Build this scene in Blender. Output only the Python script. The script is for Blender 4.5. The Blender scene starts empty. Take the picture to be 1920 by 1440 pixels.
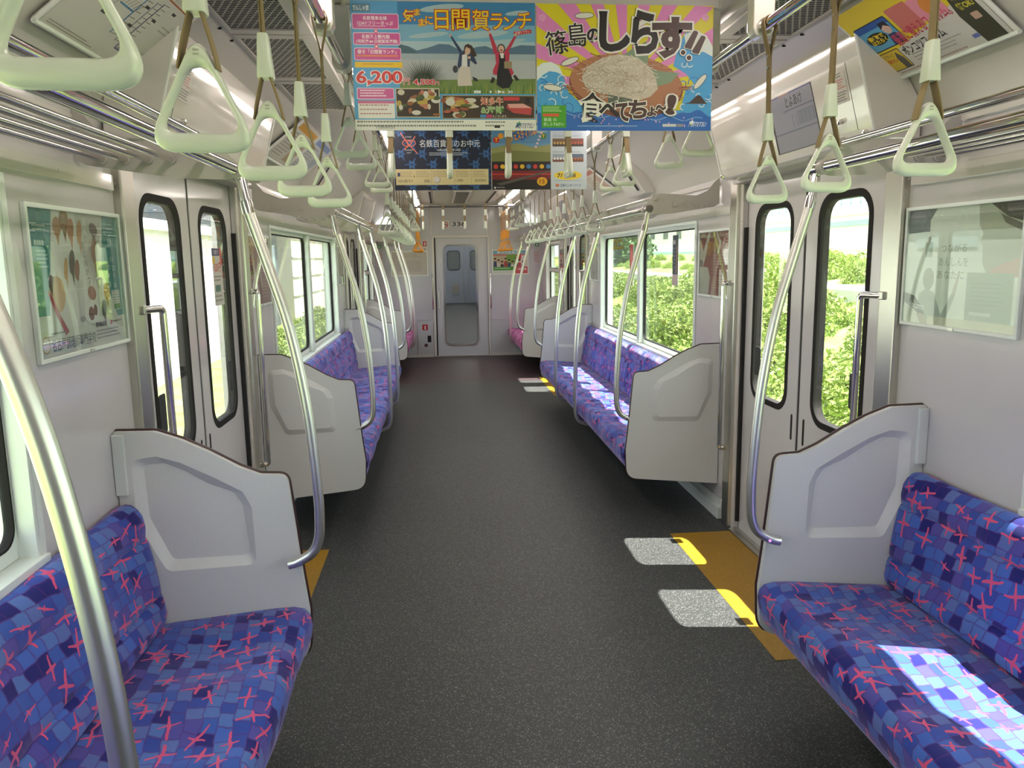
import bpy, bmesh, math, random
from math import sin, cos, pi, radians, sqrt
from mathutils import Vector, Matrix
from mathutils.geometry import tessellate_polygon

SC = bpy.context.scene
COL = SC.collection
random.seed(7)

# ------------------------------------------------------------------ camera
CX, CH, YAW, PITCH, ROLL, FPX = -0.2896, 1.4839, 0.0889, 0.1607, -0.0147, 1459.9
fw = Vector((sin(YAW)*cos(PITCH), cos(YAW)*cos(PITCH), -sin(PITCH)))
r0 = Vector((cos(YAW), -sin(YAW), 0)); u0 = r0.cross(fw)
rr = r0*cos(ROLL) + u0*sin(ROLL); uu = -r0*sin(ROLL) + u0*cos(ROLL)
cam_d = bpy.data.cameras.new('camera'); cam = bpy.data.objects.new('camera', cam_d); COL.objects.link(cam)
cam_d.sensor_width = 36; cam_d.lens = FPX/1920*36; cam_d.clip_start = .02; cam_d.clip_end = 600
cam.matrix_world = Matrix(((rr.x, uu.x, -fw.x, CX), (rr.y, uu.y, -fw.y, 0), (rr.z, uu.z, -fw.z, CH), (0, 0, 0, 1)))
SC.camera = cam

# ------------------------------------------------------------------ light
world = bpy.data.worlds.new('sky'); SC.world = world; world.use_nodes = True
bg = world.node_tree.nodes['Background']; bg.inputs[0].default_value = (.86, .94, 1, 1); bg.inputs[1].default_value = 3.7
sun_d = bpy.data.lights.new('sun', 'SUN'); sun = bpy.data.objects.new('sun', sun_d); COL.objects.link(sun)
sun_d.energy = 31.0; sun_d.angle = radians(.53); sun_d.color = (1, .96, .88)
sun.rotation_euler = Vector((-1, .12, -2.45)).to_track_quat('-Z', 'Y').to_euler(); sun.location = (8, -1, 20)
TUBE = 17.0
SC.view_settings.view_transform = 'Standard'; SC.view_settings.look = 'None'
SC.view_settings.exposure = 0.0; SC.view_settings.gamma = 1.0; SC.view_settings.use_curve_mapping = False

# ------------------------------------------------------------------ materials
def lin(c):
    return tuple(((v/255)/12.92 if v/255 <= .04045 else (((v/255)+.055)/1.055)**2.4) for v in c)
def mat(name, col, rough=.5, metal=0., coat=0., bump=0., bscale=200., var=0., vscale=6., spec=.5, emit=None):
    m = bpy.data.materials.new(name); m.use_nodes = True; nt = m.node_tree; p = nt.nodes['Principled BSDF']
    p.inputs['Base Color'].default_value = (*col, 1); p.inputs['Roughness'].default_value = rough
    p.inputs['Metallic'].default_value = metal; p.inputs['Specular IOR Level'].default_value = spec
    p.inputs['Coat Weight'].default_value = coat; p.inputs['Coat Roughness'].default_value = .08
    tc = nt.nodes.new('ShaderNodeTexCoord')
    if var:
        n = nt.nodes.new('ShaderNodeTexNoise'); n.inputs['Scale'].default_value = vscale; n.inputs['Detail'].default_value = 4
        nt.links.new(tc.outputs['Object'], n.inputs['Vector'])
        r = nt.nodes.new('ShaderNodeMix'); r.data_type = 'RGBA'
        r.inputs['A'].default_value = (*[max(0, c*(1-var)) for c in col], 1); r.inputs['B'].default_value = (*[c*(1+var) for c in col], 1)
        nt.links.new(n.outputs['Fac'], r.inputs['Factor']); nt.links.new(r.outputs['Result'], p.inputs['Base Color'])
    if bump:
        n = nt.nodes.new('ShaderNodeTexNoise'); n.inputs['Scale'].default_value = bscale; n.inputs['Detail'].default_value = 3
        nt.links.new(tc.outputs['Object'], n.inputs['Vector'])
        b = nt.nodes.new('ShaderNodeBump'); b.inputs['Strength'].default_value = bump; b.inputs['Distance'].default_value = .002
        nt.links.new(n.outputs['Fac'], b.inputs['Height']); nt.links.new(b.outputs['Normal'], p.inputs['Normal'])
    if emit:
        p.inputs['Emission Color'].default_value = (*emit[0], 1); p.inputs['Emission Strength'].default_value = emit[1]
    return m

def speckle_mat(name, base, spots, rough, scale, thr, var=.2):
    m = mat(name, base, rough); nt = m.node_tree; p = nt.nodes['Principled BSDF']
    tc = nt.nodes['Texture Coordinate']
    v = nt.nodes.new('ShaderNodeTexVoronoi'); v.inputs['Scale'].default_value = scale
    nt.links.new(tc.outputs['Object'], v.inputs['Vector'])
    sep = nt.nodes.new('ShaderNodeSeparateColor'); nt.links.new(v.outputs['Color'], sep.inputs[0])
    cr = nt.nodes.new('ShaderNodeValToRGB'); cr.color_ramp.interpolation = 'CONSTANT'
    e = cr.color_ramp.elements; e[0].position = 0; e[0].color = (*base, 1); e[1].position = thr; e[1].color = (*spots[0], 1)
    x = e.new(thr+(1-thr)*.55); x.color = (*spots[1], 1)
    nt.links.new(sep.outputs[0], cr.inputs[0])
    n = nt.nodes.new('ShaderNodeTexNoise'); n.inputs['Scale'].default_value = 1.3; n.inputs['Detail'].default_value = 5
    nt.links.new(tc.outputs['Object'], n.inputs['Vector'])
    mp = nt.nodes.new('ShaderNodeMapRange'); mp.inputs[3].default_value = 1-var; mp.inputs[4].default_value = 1+var
    nt.links.new(n.outputs['Fac'], mp.inputs[0])
    mx = nt.nodes.new('ShaderNodeMix'); mx.data_type = 'RGBA'; mx.blend_type = 'MULTIPLY'; mx.inputs['Factor'].default_value = 1
    nt.links.new(cr.outputs[0], mx.inputs['A']); nt.links.new(mp.outputs[0], mx.inputs['B'])
    nt.links.new(mx.outputs['Result'], p.inputs['Base Color'])
    return m

def fabric_mat(name, cols, line, pink, pscale=11.5, cscale=20.0):
    m = mat(name, cols[0], .9, spec=.15); nt = m.node_tree; L = nt.links; p = nt.nodes['Principled BSDF']
    p.inputs['Sheen Weight'].default_value = .5; p.inputs['Sheen Roughness'].default_value = .4
    p.inputs['Sheen Tint'].default_value = (.72, .6, .9, 1)
    tc = nt.nodes['Texture Coordinate']
    def N(t, **k):
        n = nt.nodes.new('ShaderNode'+t)
        for a, b in k.items(): setattr(n, a, b)
        return n
    nz = N('TexNoise'); nz.inputs['Scale'].default_value = 14; nz.inputs['Detail'].default_value = 2; L.new(tc.outputs['UV'], nz.inputs['Vector'])
    sb = N('VectorMath', operation='SUBTRACT'); sb.inputs[1].default_value = (.5, .5, .5); L.new(nz.outputs['Color'], sb.inputs[0])
    sc = N('VectorMath', operation='SCALE'); sc.inputs['Scale'].default_value = .026; L.new(sb.outputs[0], sc.inputs[0])
    ad = N('VectorMath', operation='ADD'); L.new(tc.outputs['UV'], ad.inputs[0]); L.new(sc.outputs[0], ad.inputs[1])
    uv = ad.outputs[0]
    def mth(op, a, b=None):
        n = N('Math', operation=op)
        for i, q in enumerate((a, b)):
            if q is None: continue
            if isinstance(q, (int, float)): n.inputs[i].default_value = q
            else: L.new(q, n.inputs[i])
        return n.outputs[0]
    su = N('SeparateXYZ'); L.new(uv, su.inputs[0])
    cw, chh = .92/cscale, .80/cscale
    rowf = mth('DIVIDE', mth('ADD', su.outputs[1], mth('MULTIPLY', su.outputs[0], .10)), chh); row = mth('FLOOR', rowf)
    wn = N('TexWhiteNoise', noise_dimensions='1D'); L.new(row, wn.inputs['W'])
    colf = mth('ADD', mth('DIVIDE', su.outputs[0], cw), mth('MULTIPLY', wn.outputs['Value'], 7.0)); colf = mth('ADD', colf, mth('MULTIPLY', mth('FRACT', rowf), .22)); col_ = mth('FLOOR', colf)
    cb = N('CombineXYZ'); L.new(row, cb.inputs[0]); L.new(col_, cb.inputs[1])
    wn2 = N('TexWhiteNoise', noise_dimensions='2D'); L.new(cb.outputs[0], wn2.inputs['Vector'])
    cr = N('ValToRGB'); cr.color_ramp.interpolation = 'CONSTANT'; e = cr.color_ramp.elements
    e[0].position = 0; e[0].color = (*cols[0], 1); e[1].position = 1/len(cols); e[1].color = (*cols[1], 1)
    for i in range(2, len(cols)): x = e.new(i/len(cols)); x.color = (*cols[i], 1)
    L.new(wn2.outputs['Value'], cr.inputs[0])
    def edge(f): return mth('MINIMUM', mth('FRACT', f), mth('SUBTRACT', 1.0, mth('FRACT', f)))
    lt = mth('LESS_THAN', mth('MINIMUM', edge(rowf), edge(colf)), .055)
    m1 = N('Mix', data_type='RGBA'); L.new(mth('MULTIPLY', lt, .55), m1.inputs['Factor']); L.new(cr.outputs[0], m1.inputs['A']); m1.inputs['B'].default_value = (*line, 1)
    # pink cross strokes
    v3 = N('TexVoronoi', voronoi_dimensions='2D'); v3.inputs['Scale'].default_value = pscale; v3.inputs['Randomness'].default_value = .8
    L.new(uv, v3.inputs['Vector'])
    lo = N('VectorMath', operation='SUBTRACT'); L.new(uv, lo.inputs[0]); L.new(v3.outputs['Position'], lo.inputs[1])
    s3 = N('SeparateColor'); L.new(v3.outputs['Color'], s3.inputs[0])
    an = N('Math', operation='MULTIPLY_ADD'); an.inputs[1].default_value = .9; an.inputs[2].default_value = -.45; L.new(s3.outputs[0], an.inputs[0])
    ro = N('VectorRotate', rotation_type='Z_AXIS'); L.new(lo.outputs[0], ro.inputs['Vector']); L.new(an.outputs[0], ro.inputs['Angle'])
    sx = N('SeparateXYZ'); L.new(ro.outputs[0], sx.inputs[0])
    ax = mth('ABSOLUTE', mth('SUBTRACT', sx.outputs[0], mth('SUBTRACT', mth('MULTIPLY', s3.outputs[2], .02), .01))); ay = mth('ABSOLUTE', mth('SUBTRACT', sx.outputs[1], .004))
    wid = mth('ADD', mth('MULTIPLY', s3.outputs[1], .0016), .0017)
    l1 = mth('ADD', mth('MULTIPLY', s3.outputs[2], .028), .020); l2 = mth('ADD', mth('MULTIPLY', s3.outputs[1], .038), .006)
    tap1 = mth('MULTIPLY', wid, mth('SUBTRACT', 1.1, mth('MULTIPLY', mth('DIVIDE', ax, l1), .55)))
    tap2 = mth('MULTIPLY', wid, mth('SUBTRACT', 1.1, mth('MULTIPLY', mth('DIVIDE', ay, l2), .55)))
    b1 = mth('MULTIPLY', mth('LESS_THAN', ay, mth('MULTIPLY', tap1, 1.6)), mth('LESS_THAN', ax, l1))
    b2 = mth('MULTIPLY', mth('LESS_THAN', ax, mth('MULTIPLY', tap2, 1.6)), mth('LESS_THAN', ay, l2))
    pk = mth('MAXIMUM', b1, b2)
    m2 = N('Mix', data_type='RGBA'); L.new(pk, m2.inputs['Factor']); L.new(m1.outputs['Result'], m2.inputs['A']); m2.inputs['B'].default_value = (*pink, 1)
    L.new(m2.outputs['Result'], p.inputs['Base Color'])
    n2 = N('TexNoise'); n2.inputs['Scale'].default_value = 900; L.new(tc.outputs['UV'], n2.inputs['Vector'])
    b = N('Bump'); b.inputs['Strength'].default_value = .25; b.inputs['Distance'].default_value = .001
    L.new(n2.outputs['Fac'], b.inputs['Height']); L.new(b.outputs['Normal'], p.inputs['Normal'])
    return m

def glass_mat(name, tint, refl=.9):
    m = bpy.data.materials.new(name); m.use_nodes = True; nt = m.node_tree; nt.nodes.remove(nt.nodes['Principled BSDF'])
    out = nt.nodes['Material Output']
    t = nt.nodes.new('ShaderNodeBsdfTransparent'); t.inputs[0].default_value = (*tint, 1)
    g = nt.nodes.new('ShaderNodeBsdfGlossy'); g.inputs['Roughness'].default_value = .02; g.inputs[0].default_value = (refl, refl, refl, 1)
    lw = nt.nodes.new('ShaderNodeLayerWeight'); lw.inputs[0].default_value = .5
    pw = nt.nodes.new('ShaderNodeMath'); pw.operation = 'POWER'; pw.inputs[1].default_value = 5.0; nt.links.new(lw.outputs['Facing'], pw.inputs[0])
    fr = nt.nodes.new('ShaderNodeMapRange'); fr.inputs[3].default_value = .04; fr.inputs[4].default_value = 1.0; nt.links.new(pw.outputs[0], fr.inputs[0])
    mx = nt.nodes.new('ShaderNodeMixShader')
    nt.links.new(fr.outputs[0], mx.inputs[0]); nt.links.new(t.outputs[0], mx.inputs[1]); nt.links.new(g.outputs[0], mx.inputs[2])
    nt.links.new(mx.outputs[0], out.inputs[0])
    return m

M = {}
M['wall'] = mat('melamine_wall', (.57, .545, .55), .16, coat=.3, var=.04, vscale=3)
M['wallend'] = mat('end_wall_panel', (.52, .52, .555), .22, coat=.2, var=.04, vscale=3)
M['ceil'] = mat('ceiling_panel', (.49, .465, .43), .3, var=.04, vscale=2)
M['header'] = mat('gloss_header', (.66, .62, .58), .08, coat=.5)
M['floor'] = speckle_mat('speckled_floor', (.035, .037, .037), ((.085, .087, .084), (.20, .20, .19)), .5, 330, .82)
M['floor2'] = speckle_mat('maroon_floor', (.050, .030, .032), ((.075, .05, .05), (.12, .09, .09)), .5, 330, .82)
M['yellow'] = speckle_mat('yellow_floor', (.36, .19, .012), ((.45, .26, .03), (.26, .13, .01)), .4, 330, .75, .12)
M['steel'] = mat('brushed_steel', (.60, .58, .52), .28, 1., var=.12, vscale=2)
M['chrome'] = mat('chrome', (.72, .70, .68), .07, 1.)
M['slat'] = mat('rack_bar_steel', (.74, .71, .68), .16, 1.)
M['satin'] = mat('satin_steel', (.74, .73, .69), .34, 1., var=.04)
M['alu'] = mat('aluminium_frame', (.74, .78, .74), .38, .2)
M['plate'] = mat('bracket_paint', (.44, .41, .38), .35)
M['strap'] = mat('strap_plastic', (.74, .76, .69), .22, coat=.3)
M['orange'] = mat('orange_plastic', (.85, .34, .02), .3, coat=.2)
M['belt'] = mat('strap_belt', (.27, .185, .095), .7, bump=.2, bscale=900)
M['belto'] = mat('orange_belt', (.75, .30, .03), .7)
M['part'] = mat('partition_resin', (.66, .66, .645), .5, bump=.12, bscale=420, var=.05, vscale=160)
M['black'] = mat('black_rubber', (.012, .012, .013), .5)
M['gasket'] = mat('window_gasket', (.022, .020, .019), .8, spec=.15)
M['edge'] = mat('partition_edge_trim', (.05, .02, .022), .35)
M['dark'] = mat('dark_cavity', (.015, .015, .016), .8)
M['white'] = mat('white_paint', (.75, .74, .72), .4)
M['tube'] = mat('fluorescent_tube', (.9, .88, .88), .5, emit=((1., .88, .815), TUBE))
M['glass'] = glass_mat('window_glass', (.91, .95, .94))
M['glassdoor'] = glass_mat('door_glass', (.95, .97, .965))
M['pglass'] = glass_mat('poster_cover', (.93, .95, .93))
M['fab'] = fabric_mat('blue_moquette', ((.016, .018, .15), (.045, .105, .40), (.085, .165, .44), (.06, .13, .46), (.085, .075, .32), (.035, .07, .33), (.10, .15, .40)),
                      (.085, .028, .17), (.66, .09, .20))
M['fabp'] = fabric_mat('pink_moquette', ((.42, .06, .20), (.55, .10, .27), (.62, .16, .33), (.50, .09, .26), (.30, .04, .16)),
                       (.30, .03, .14), (.75, .35, .48))
PAINT = {}
def paint(c, k=.86):
    c = tuple(int(v) for v in c)
    if c not in PAINT:
        PAINT[c] = mat('print_%02x%02x%02x' % c, tuple(v*k for v in lin(c)), .45)
    return PAINT[c]

# ------------------------------------------------------------------ mesh builder
class MB:
    def __init__(s): s.v = []; s.f = []; s.m = []; s.uv = {}
    def add(s, verts, faces, mi=0, uvs=None):
        b = len(s.v); s.v += [tuple(p) for p in verts]
        for i, f in enumerate(faces):
            if uvs: s.uv[len(s.f)] = [uvs[k] for k in f]
            s.f.append(tuple(b+k for k in f)); s.m.append(mi)
    def box(s, x0, x1, y0, y1, z0, z1, mi=0):
        P = [(x, y, z) for x in (x0, x1) for y in (y0, y1) for z in (z0, z1)]
        s.add(P, [(0, 1, 3, 2), (4, 6, 7, 5), (0, 4, 5, 1), (2, 3, 7, 6), (0, 2, 6, 4), (1, 5, 7, 3)], mi)
    def tube(s, pts, r, n=10, mi=0, closed=False, caps=True):
        pts = [Vector(p) for p in pts]; R = r if isinstance(r, (list, tuple)) else [r]*len(pts)
        N = len(pts); V = []; nrm = None
        for i in range(N):
            a = pts[(i-1) % N] if (i or closed) else pts[i]; b = pts[(i+1) % N] if (i < N-1 or closed) else pts[i]
            t = (b-a).normalized()
            if nrm is None: nrm = t.orthogonal().normalized()
            else:
                nrm = (nrm - t*nrm.dot(t))
                nrm = nrm.normalized() if nrm.length > 1e-6 else t.orthogonal().normalized()
            bn = t.cross(nrm)
            V += [pts[i] + (nrm*cos(2*pi*k/n) + bn*sin(2*pi*k/n))*R[i] for k in range(n)]
        F = []
        for i in range(N if closed else N-1):
            for k in range(n):
                F.append((i*n+k, i*n+(k+1) % n, ((i+1) % N)*n+(k+1) % n, ((i+1) % N)*n+k))
        if caps and not closed: F += [tuple(range(n))[::-1], tuple((N-1)*n+k for k in range(n))]
        s.add(V, F, mi)
    def ribbon(s, pts, wvec, th, mi=0):
        """flat strap following pts, width vector wvec, thickness th"""
        pts = [Vector(p) for p in pts]; w = Vector(wvec); N = len(pts); V = []
        for i in range(N):
            t = (pts[min(i+1, N-1)]-pts[max(i-1, 0)]).normalized(); n = t.cross(w).normalized()*th/2
            V += [pts[i]-w/2-n, pts[i]+w/2-n, pts[i]+w/2+n, pts[i]-w/2+n]
        F = [(i*4+k, i*4+(k+1) % 4, i*4+4+(k+1) % 4, i*4+4+k) for i in range(N-1) for k in range(4)]
        F += [(3, 2, 1, 0), tuple((N-1)*4+k for k in range(4))]
        s.add(V, F, mi)
    def plate(s, outer, holes, fn, t0, t1, mi=0):
        """flat plate with holes: 2D loops, fn(a,b,t)->xyz"""
        loops = [outer]+list(holes); flat = [p for l in loops for p in l]
        tri = tessellate_polygon([[Vector((p[0], p[1], 0)) for p in l] for l in loops])
        n = len(flat); V = [fn(p[0], p[1], t0) for p in flat]+[fn(p[0], p[1], t1) for p in flat]
        F = [tuple(t) for t in tri]+[tuple(k+n for k in t)[::-1] for t in tri]
        o = 0
        for l in loops:
            m = len(l)
            F += [(o+k, o+(k+1) % m, o+(k+1) % m+n, o+k+n) for k in range(m)]; o += m
        s.add(V, F, mi)
    def band(s, la, lb, mi=0):
        """quads between two equal-length loops of 3D points"""
        n = len(la); s.add(list(la)+list(lb), [(k, (k+1) % n, n+(k+1) % n, n+k) for k in range(n)], mi)
    def build(s, name, mats, parent=None, smooth=35, recalc=True, bevel=0, kind=None):
        me = bpy.data.meshes.new(name); off = Vector(parent_world(parent)) if parent else Vector((0, 0, 0))
        me.from_pydata([Vector(p)-off for p in s.v], [], s.f)
        for m in (mats if isinstance(mats, (list, tuple)) else [mats]): me.materials.append(m)
        me.polygons.foreach_set('material_index', s.m)
        if s.uv:
            ul = me.uv_layers.new(name='UVMap')
            for p in me.polygons:
                if p.index in s.uv:
                    for li, q in zip(p.loop_indices, s.uv[p.index]): ul.data[li].uv = q
        if recalc:
            bm = bmesh.new(); bm.from_mesh(me); bmesh.ops.remove_doubles(bm, verts=bm.verts, dist=1e-5) if not s.uv else None
            bmesh.ops.recalc_face_normals(bm, faces=bm.faces); bm.to_mesh(me); bm.free()
        me.polygons.foreach_set('use_smooth', [smooth > 0]*len(me.polygons))
        if smooth: me.set_sharp_from_angle(angle=radians(smooth))
        me.update()
        o = bpy.data.objects.new(name, me); COL.objects.link(o)
        if parent: o.parent = parent
        if bevel:
            b = o.modifiers.new('bevel', 'BEVEL'); b.width = bevel; b.segments = 2; b.limit_method = 'ANGLE'
        if kind: o['kind'] = kind
        return o
WORLD = {}
def parent_world(o):
    p = Vector((0, 0, 0))
    while o is not None: p += o.location; o = o.parent
    return p
def thing(name, label, cat, loc, group=None):
    o = bpy.data.objects.new(name, None); COL.objects.link(o); o.location = loc; o.empty_display_size = .1
    o['label'] = label; o['category'] = cat
    if group: o['group'] = group
    return o
def tag(o, label, cat, group=None):
    o['label'] = label; o['category'] = cat
    if group: o['group'] = group
    return o
def struct(name, loc=(0, 0, 0)):
    o = bpy.data.objects.new(name, None); COL.objects.link(o); o.location = loc; o['kind'] = 'structure'; return o
def copy_tree(o, parent=None):
    c = o.copy(); COL.objects.link(c); c.parent = parent
    for ch in list(o.children): copy_tree(ch, c)
    return c
def rrect(x0, x1, y0, y1, r, n=6):
    P = []
    for cx, cy, a in ((x1-r, y1-r, 0), (x0+r, y1-r, 90), (x0+r, y0+r, 180), (x1-r, y0+r, 270)):
        P += [(cx+r*cos(radians(a+90*k/n)), cy+r*sin(radians(a+90*k/n))) for k in range(n+1)]
    return P
def rpoly(pts, rad, n=5):
    """polygon with rounded corners"""
    out = []; N = len(pts)
    for i in range(N):
        a, b, c = Vector(pts[i-1]), Vector(pts[i]), Vector(pts[(i+1) % N])
        r = rad[i] if isinstance(rad, (list, tuple)) else rad
        if r <= 0: out += [tuple(b)]*(n+1); continue
        d1, d2 = (a-b).normalized(), (c-b).normalized(); ang = d1.angle(d2); t = min(r/math.tan(ang/2), (a-b).length*.49, (c-b).length*.49)
        p0, p2 = b+d1*t, b+d2*t
        for k in range(n+1):
            q = k/n; out.append(tuple(p0*(1-q)**2+b*2*q*(1-q)+p2*q*q))
    return out
def smooth_path(pts, n=6):
    """Catmull-Rom through points"""
    P = [Vector(p) for p in pts]; out = []
    for i in range(len(P)-1):
        p0, p1, p2, p3 = P[max(i-1, 0)], P[i], P[i+1], P[min(i+2, len(P)-1)]
        for k in range(n):
            t = k/n; out.append(.5*((2*p1)+(p2-p0)*t+(2*p0-5*p1+4*p2-p3)*t*t+(3*p1-p0-3*p2+p3)*t**3))
    out.append(P[-1]); return out
ORD = ['first', 'second', 'third', 'fourth', 'fifth', 'sixth', 'seventh', 'eighth', 'ninth', 'tenth', 'eleventh', 'twelfth']
SIDE = {1: 'right', -1: 'left'}

# ------------------------------------------------------------------ flat printed artwork
FC = bpy.data.curves.new('lettering_source', 'FONT'); FC.resolution_u = 3
FO = bpy.data.objects.new('lettering_source', FC)
def text_mesh(s, bold=0.):
    COL.objects.link(FO); FC.body = s; FC.offset = bold; FC.size = 1
    dg = bpy.context.evaluated_depsgraph_get(); dg.update()
    me = bpy.data.meshes.new_from_object(FO.evaluated_get(dg)); COL.objects.unlink(FO)
    V = [(v.co.x, v.co.y) for v in me.vertices]; F = [tuple(p.vertices) for p in me.polygons]
    bpy.data.meshes.remove(me); return V, F
class Canvas:
    """print on a flat sheet: origin is the top-left corner, pixel units WxH, y down"""
    def __init__(s, org, U, V, w, h, W, H, base, thick=.0012, step=.00012):
        s.o = Vector(org); s.U = Vector(U).normalized(); s.V = Vector(V).normalized(); s.N = s.U.cross(s.V)
        s.kx = w/W; s.ky = h/H; s.W = W; s.H = H; s.mb = MB(); s.mats = []; s.items = []; s.st = step
        P = [(0, 0), (W, 0), (W, H), (0, H)]
        a = [s.pt(x, y, 0) for x, y in P]; b = [s.pt(x, y, 0)-s.N*thick for x, y in P]
        i = s.mi(base)
        s.mb.add(a+b, [(3, 2, 1, 0), (4, 5, 6, 7), (0, 1, 5, 4), (1, 2, 6, 5), (2, 3, 7, 6), (3, 0, 4, 7)], i)
    def mi(s, c):
        m = paint(c) if not isinstance(c, bpy.types.Material) else c
        if m not in s.mats: s.mats.append(m)
        return s.mats.index(m)
    def pt(s, x, y, l): return s.o+s.U*(x*s.kx)-s.V*(y*s.ky)+s.N*(l*s.st)
    def raw(s, V, F, c):
        xs = [p[0] for p in V]; ys = [p[1] for p in V]; bb = (min(xs), min(ys), max(xs), max(ys))
        l = 1
        for (b, k) in s.items:
            if b[0] < bb[2] and bb[0] < b[2] and b[1] < bb[3] and bb[1] < b[3]: l = max(l, k+1)
        s.items.append((bb, l)); s.mb.add([s.pt(x, y, l) for x, y in V], F, s.mi(c))
    def poly(s, P, c):
        P = [(min(max(x, 0), s.W), min(max(y, 0), s.H)) for x, y in P]
        a = sum(P[i-1][0]*P[i][1]-P[i][0]*P[i-1][1] for i in range(len(P)))
        if a > 0: P = P[::-1]
        s.raw(P, [tuple(range(len(P)))], c)
    def rect(s, x0, y0, x1, y1, c, r=0):
        s.poly(rrect(x0, x1, y0, y1, r, 4) if r else [(x0, y0), (x1, y0), (x1, y1), (x0, y1)], c)
    def ell(s, cx, cy, rx, ry, c, n=20, rot=0):
        a = radians(rot)
        s.poly([(cx+rx*cos(2*pi*k/n)*cos(a)-ry*sin(2*pi*k/n)*sin(a), cy+rx*cos(2*pi*k/n)*sin(a)+ry*sin(2*pi*k/n)*cos(a)) for k in range(n)], c)
    def line(s, pts, w, c):
        L, R = [], []
        for i in range(len(pts)):
            a, b = Vector(pts[max(i-1, 0)]), Vector(pts[min(i+1, len(pts)-1)]); t = (b-a).normalized(); n = Vector((-t.y, t.x))*w/2
            L.append(tuple(Vector(pts[i])+n)); R.append(tuple(Vector(pts[i])-n))
        s.poly(L+R[::-1], c)
    def text(s, t, x0, y0, x1, y1, c, rot=0, bold=0., outline=None, skew=0.):
        V, F = text_mesh(t, 0)
        if not V: return
        ax, bx = min(p[0] for p in V), max(p[0] for p in V); ay, by = min(p[1] for p in V), max(p[1] for p in V)
        cx, cy = (x0+x1)/2, (y0+y1)/2; a = radians(rot)
        def tr(VV):
            out = []
            for x, y in VV:
                u = ((x-ax)/(bx-ax)-.5)*(x1-x0); v = -((y-ay)/(by-ay)-.5)*(y1-y0); u -= skew*v
                out.append((cx+u*cos(a)-v*sin(a), cy+u*sin(a)+v*cos(a)))
            return out
        if outline:
            for oc, ob in (outline if isinstance(outline, list) else [outline]):
                V2, F2 = text_mesh(t, ob); s.raw(tr(V2), F2, oc)
        if bold: V, F = text_mesh(t, bold)
        s.raw(tr(V), F, c)
    def lines(s, x0, y0, x1, y1, n, c, seed=1, fill=.45):
        """rows of unreadably small print"""
        rg = random.Random(seed); h = (y1-y0)/n; V = []; F = []
        for i in range(n):
            x = x0; y = y0+i*h; end = x0+(x1-x0)*rg.uniform(.72, 1)
            while x < end:
                w = h*rg.uniform(.35, .8); b = len(V); hh = h*fill
                V += [(x, y), (x, y+hh), (min(x+w, x1), y+hh), (min(x+w, x1), y)]; F.append((b, b+1, b+2, b+3)); x += w+h*.16
        s.raw(V, F, c)
    def build(s, name, parent=None):
        return s.mb.build(name, s.mats, parent, smooth=0, recalc=False)

# ================================================================== SETTING
Y0, YE = -2.2, 11.92
DOORS = [(2.62, 3.95), (8.28, 9.61)]
WINS = [(-.955, 1.875), (4.70, 7.53), (10.25, 11.45)]
WX, WO = 1.27, 1.385

m = MB(); m.box(-1.385, 1.385, Y0, 9.35, -.12, 0); m.build('floor', M['floor'], smooth=0, kind='structure')
m = MB(); m.box(-1.385, 1.385, 9.35, 12.0, -.12, 0); m.build('floor_end', M['floor2'], smooth=0, kind='structure')
for i, (s, k) in enumerate(((1, 0), (-1, 0), (1, 1), (-1, 1))):
    a, b = DOORS[k]; m = MB()
    x0, x1 = sorted((s*.905, s*1.235)); m.box(x0, x1, a-.04, b-.02, 0, .0015)
    m.build('trim_%d' % (i+1), M['yellow'], smooth=0, kind='structure')
for s in (1, -1):
    m = MB()
    def bx(y0, y1, z0, z1, xa=WX, xb=WO):
        x0, x1 = sorted((s*xa, s*xb)); m.box(x0, x1, y0, y1, z0, z1)
    cuts = sorted([(a, b, 'd') for a, b in DOORS]+[(a, b, 'w') for a, b in WINS]); y = Y0
    for a, b, k in cuts:
        pn = .20 if (y in [q for _, q in DOORS]) else 0; pf = .16 if k == 'd' else 0
        if pn: bx(y, y+pn, 0, 1.90, WX, 1.2895); bx(y, y+pn, 0, 1.90, 1.329)
        bx(y+pn, a-pf, 0, 1.90)
        if pf: bx(a-pf, a, 0, 1.90, WX, 1.2895); bx(a-pf, a, 0, 1.90, 1.329)
        if k == 'w': bx(a, b, 0, .785); bx(a, b, 1.69, 1.90); bx(a, b, 1.655, 1.69, 1.34)
        else: bx(a, b, 1.848, 1.90); bx(a, b, -.1, 0)
        y = b
    bx(y, YE+.06, 0, 1.90)
    m.build('wall_'+SIDE[s], M['wall'], smooth=0, kind='structure')
    # skirting below the benches
    m = MB(); y = Y0
    for a, b in DOORS+[(YE, YE)]:
        x0, x1 = sorted((s*1.235, s*1.269)); m.box(x0, x1, y, a-.1, .001, .07); m.box(*sorted((s*1.255, s*1.269)), y, a-.1, .07, .11); y = b+.17
    m.build('baseboard_'+SIDE[s], M['alu'], smooth=0, kind='structure', bevel=.004)
# ceiling with coving, one closed profile
half = [(1.27, 1.90), (1.255, 1.97), (1.205, 2.05), (1.09, 2.143), (.985, 2.225), (.95, 2.238), (.66, 2.238), (.645, 2.262), (.0, 2.262)]
outer = [(0, 2.46), (.6, 2.44), (1.2, 2.33), (1.385, 2.08), (1.385, 1.90)]
prof = half+[(-x, z) for x, z in half[-2::-1]]
prof += [(-x, z) for x, z in outer[:0:-1]]+outer
m = MB(); n = len(prof); m.add([(x, Y0, z) for x, z in prof]+[(x, YE+.06, z) for x, z in prof],
    [(k, (k+1) % n, n+(k+1) % n, n+k) for k in range(n)]+[tuple(range(n)), tuple(range(n, 2*n))])
m.build('ceiling', M['ceil'], smooth=25, kind='structure')
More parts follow.
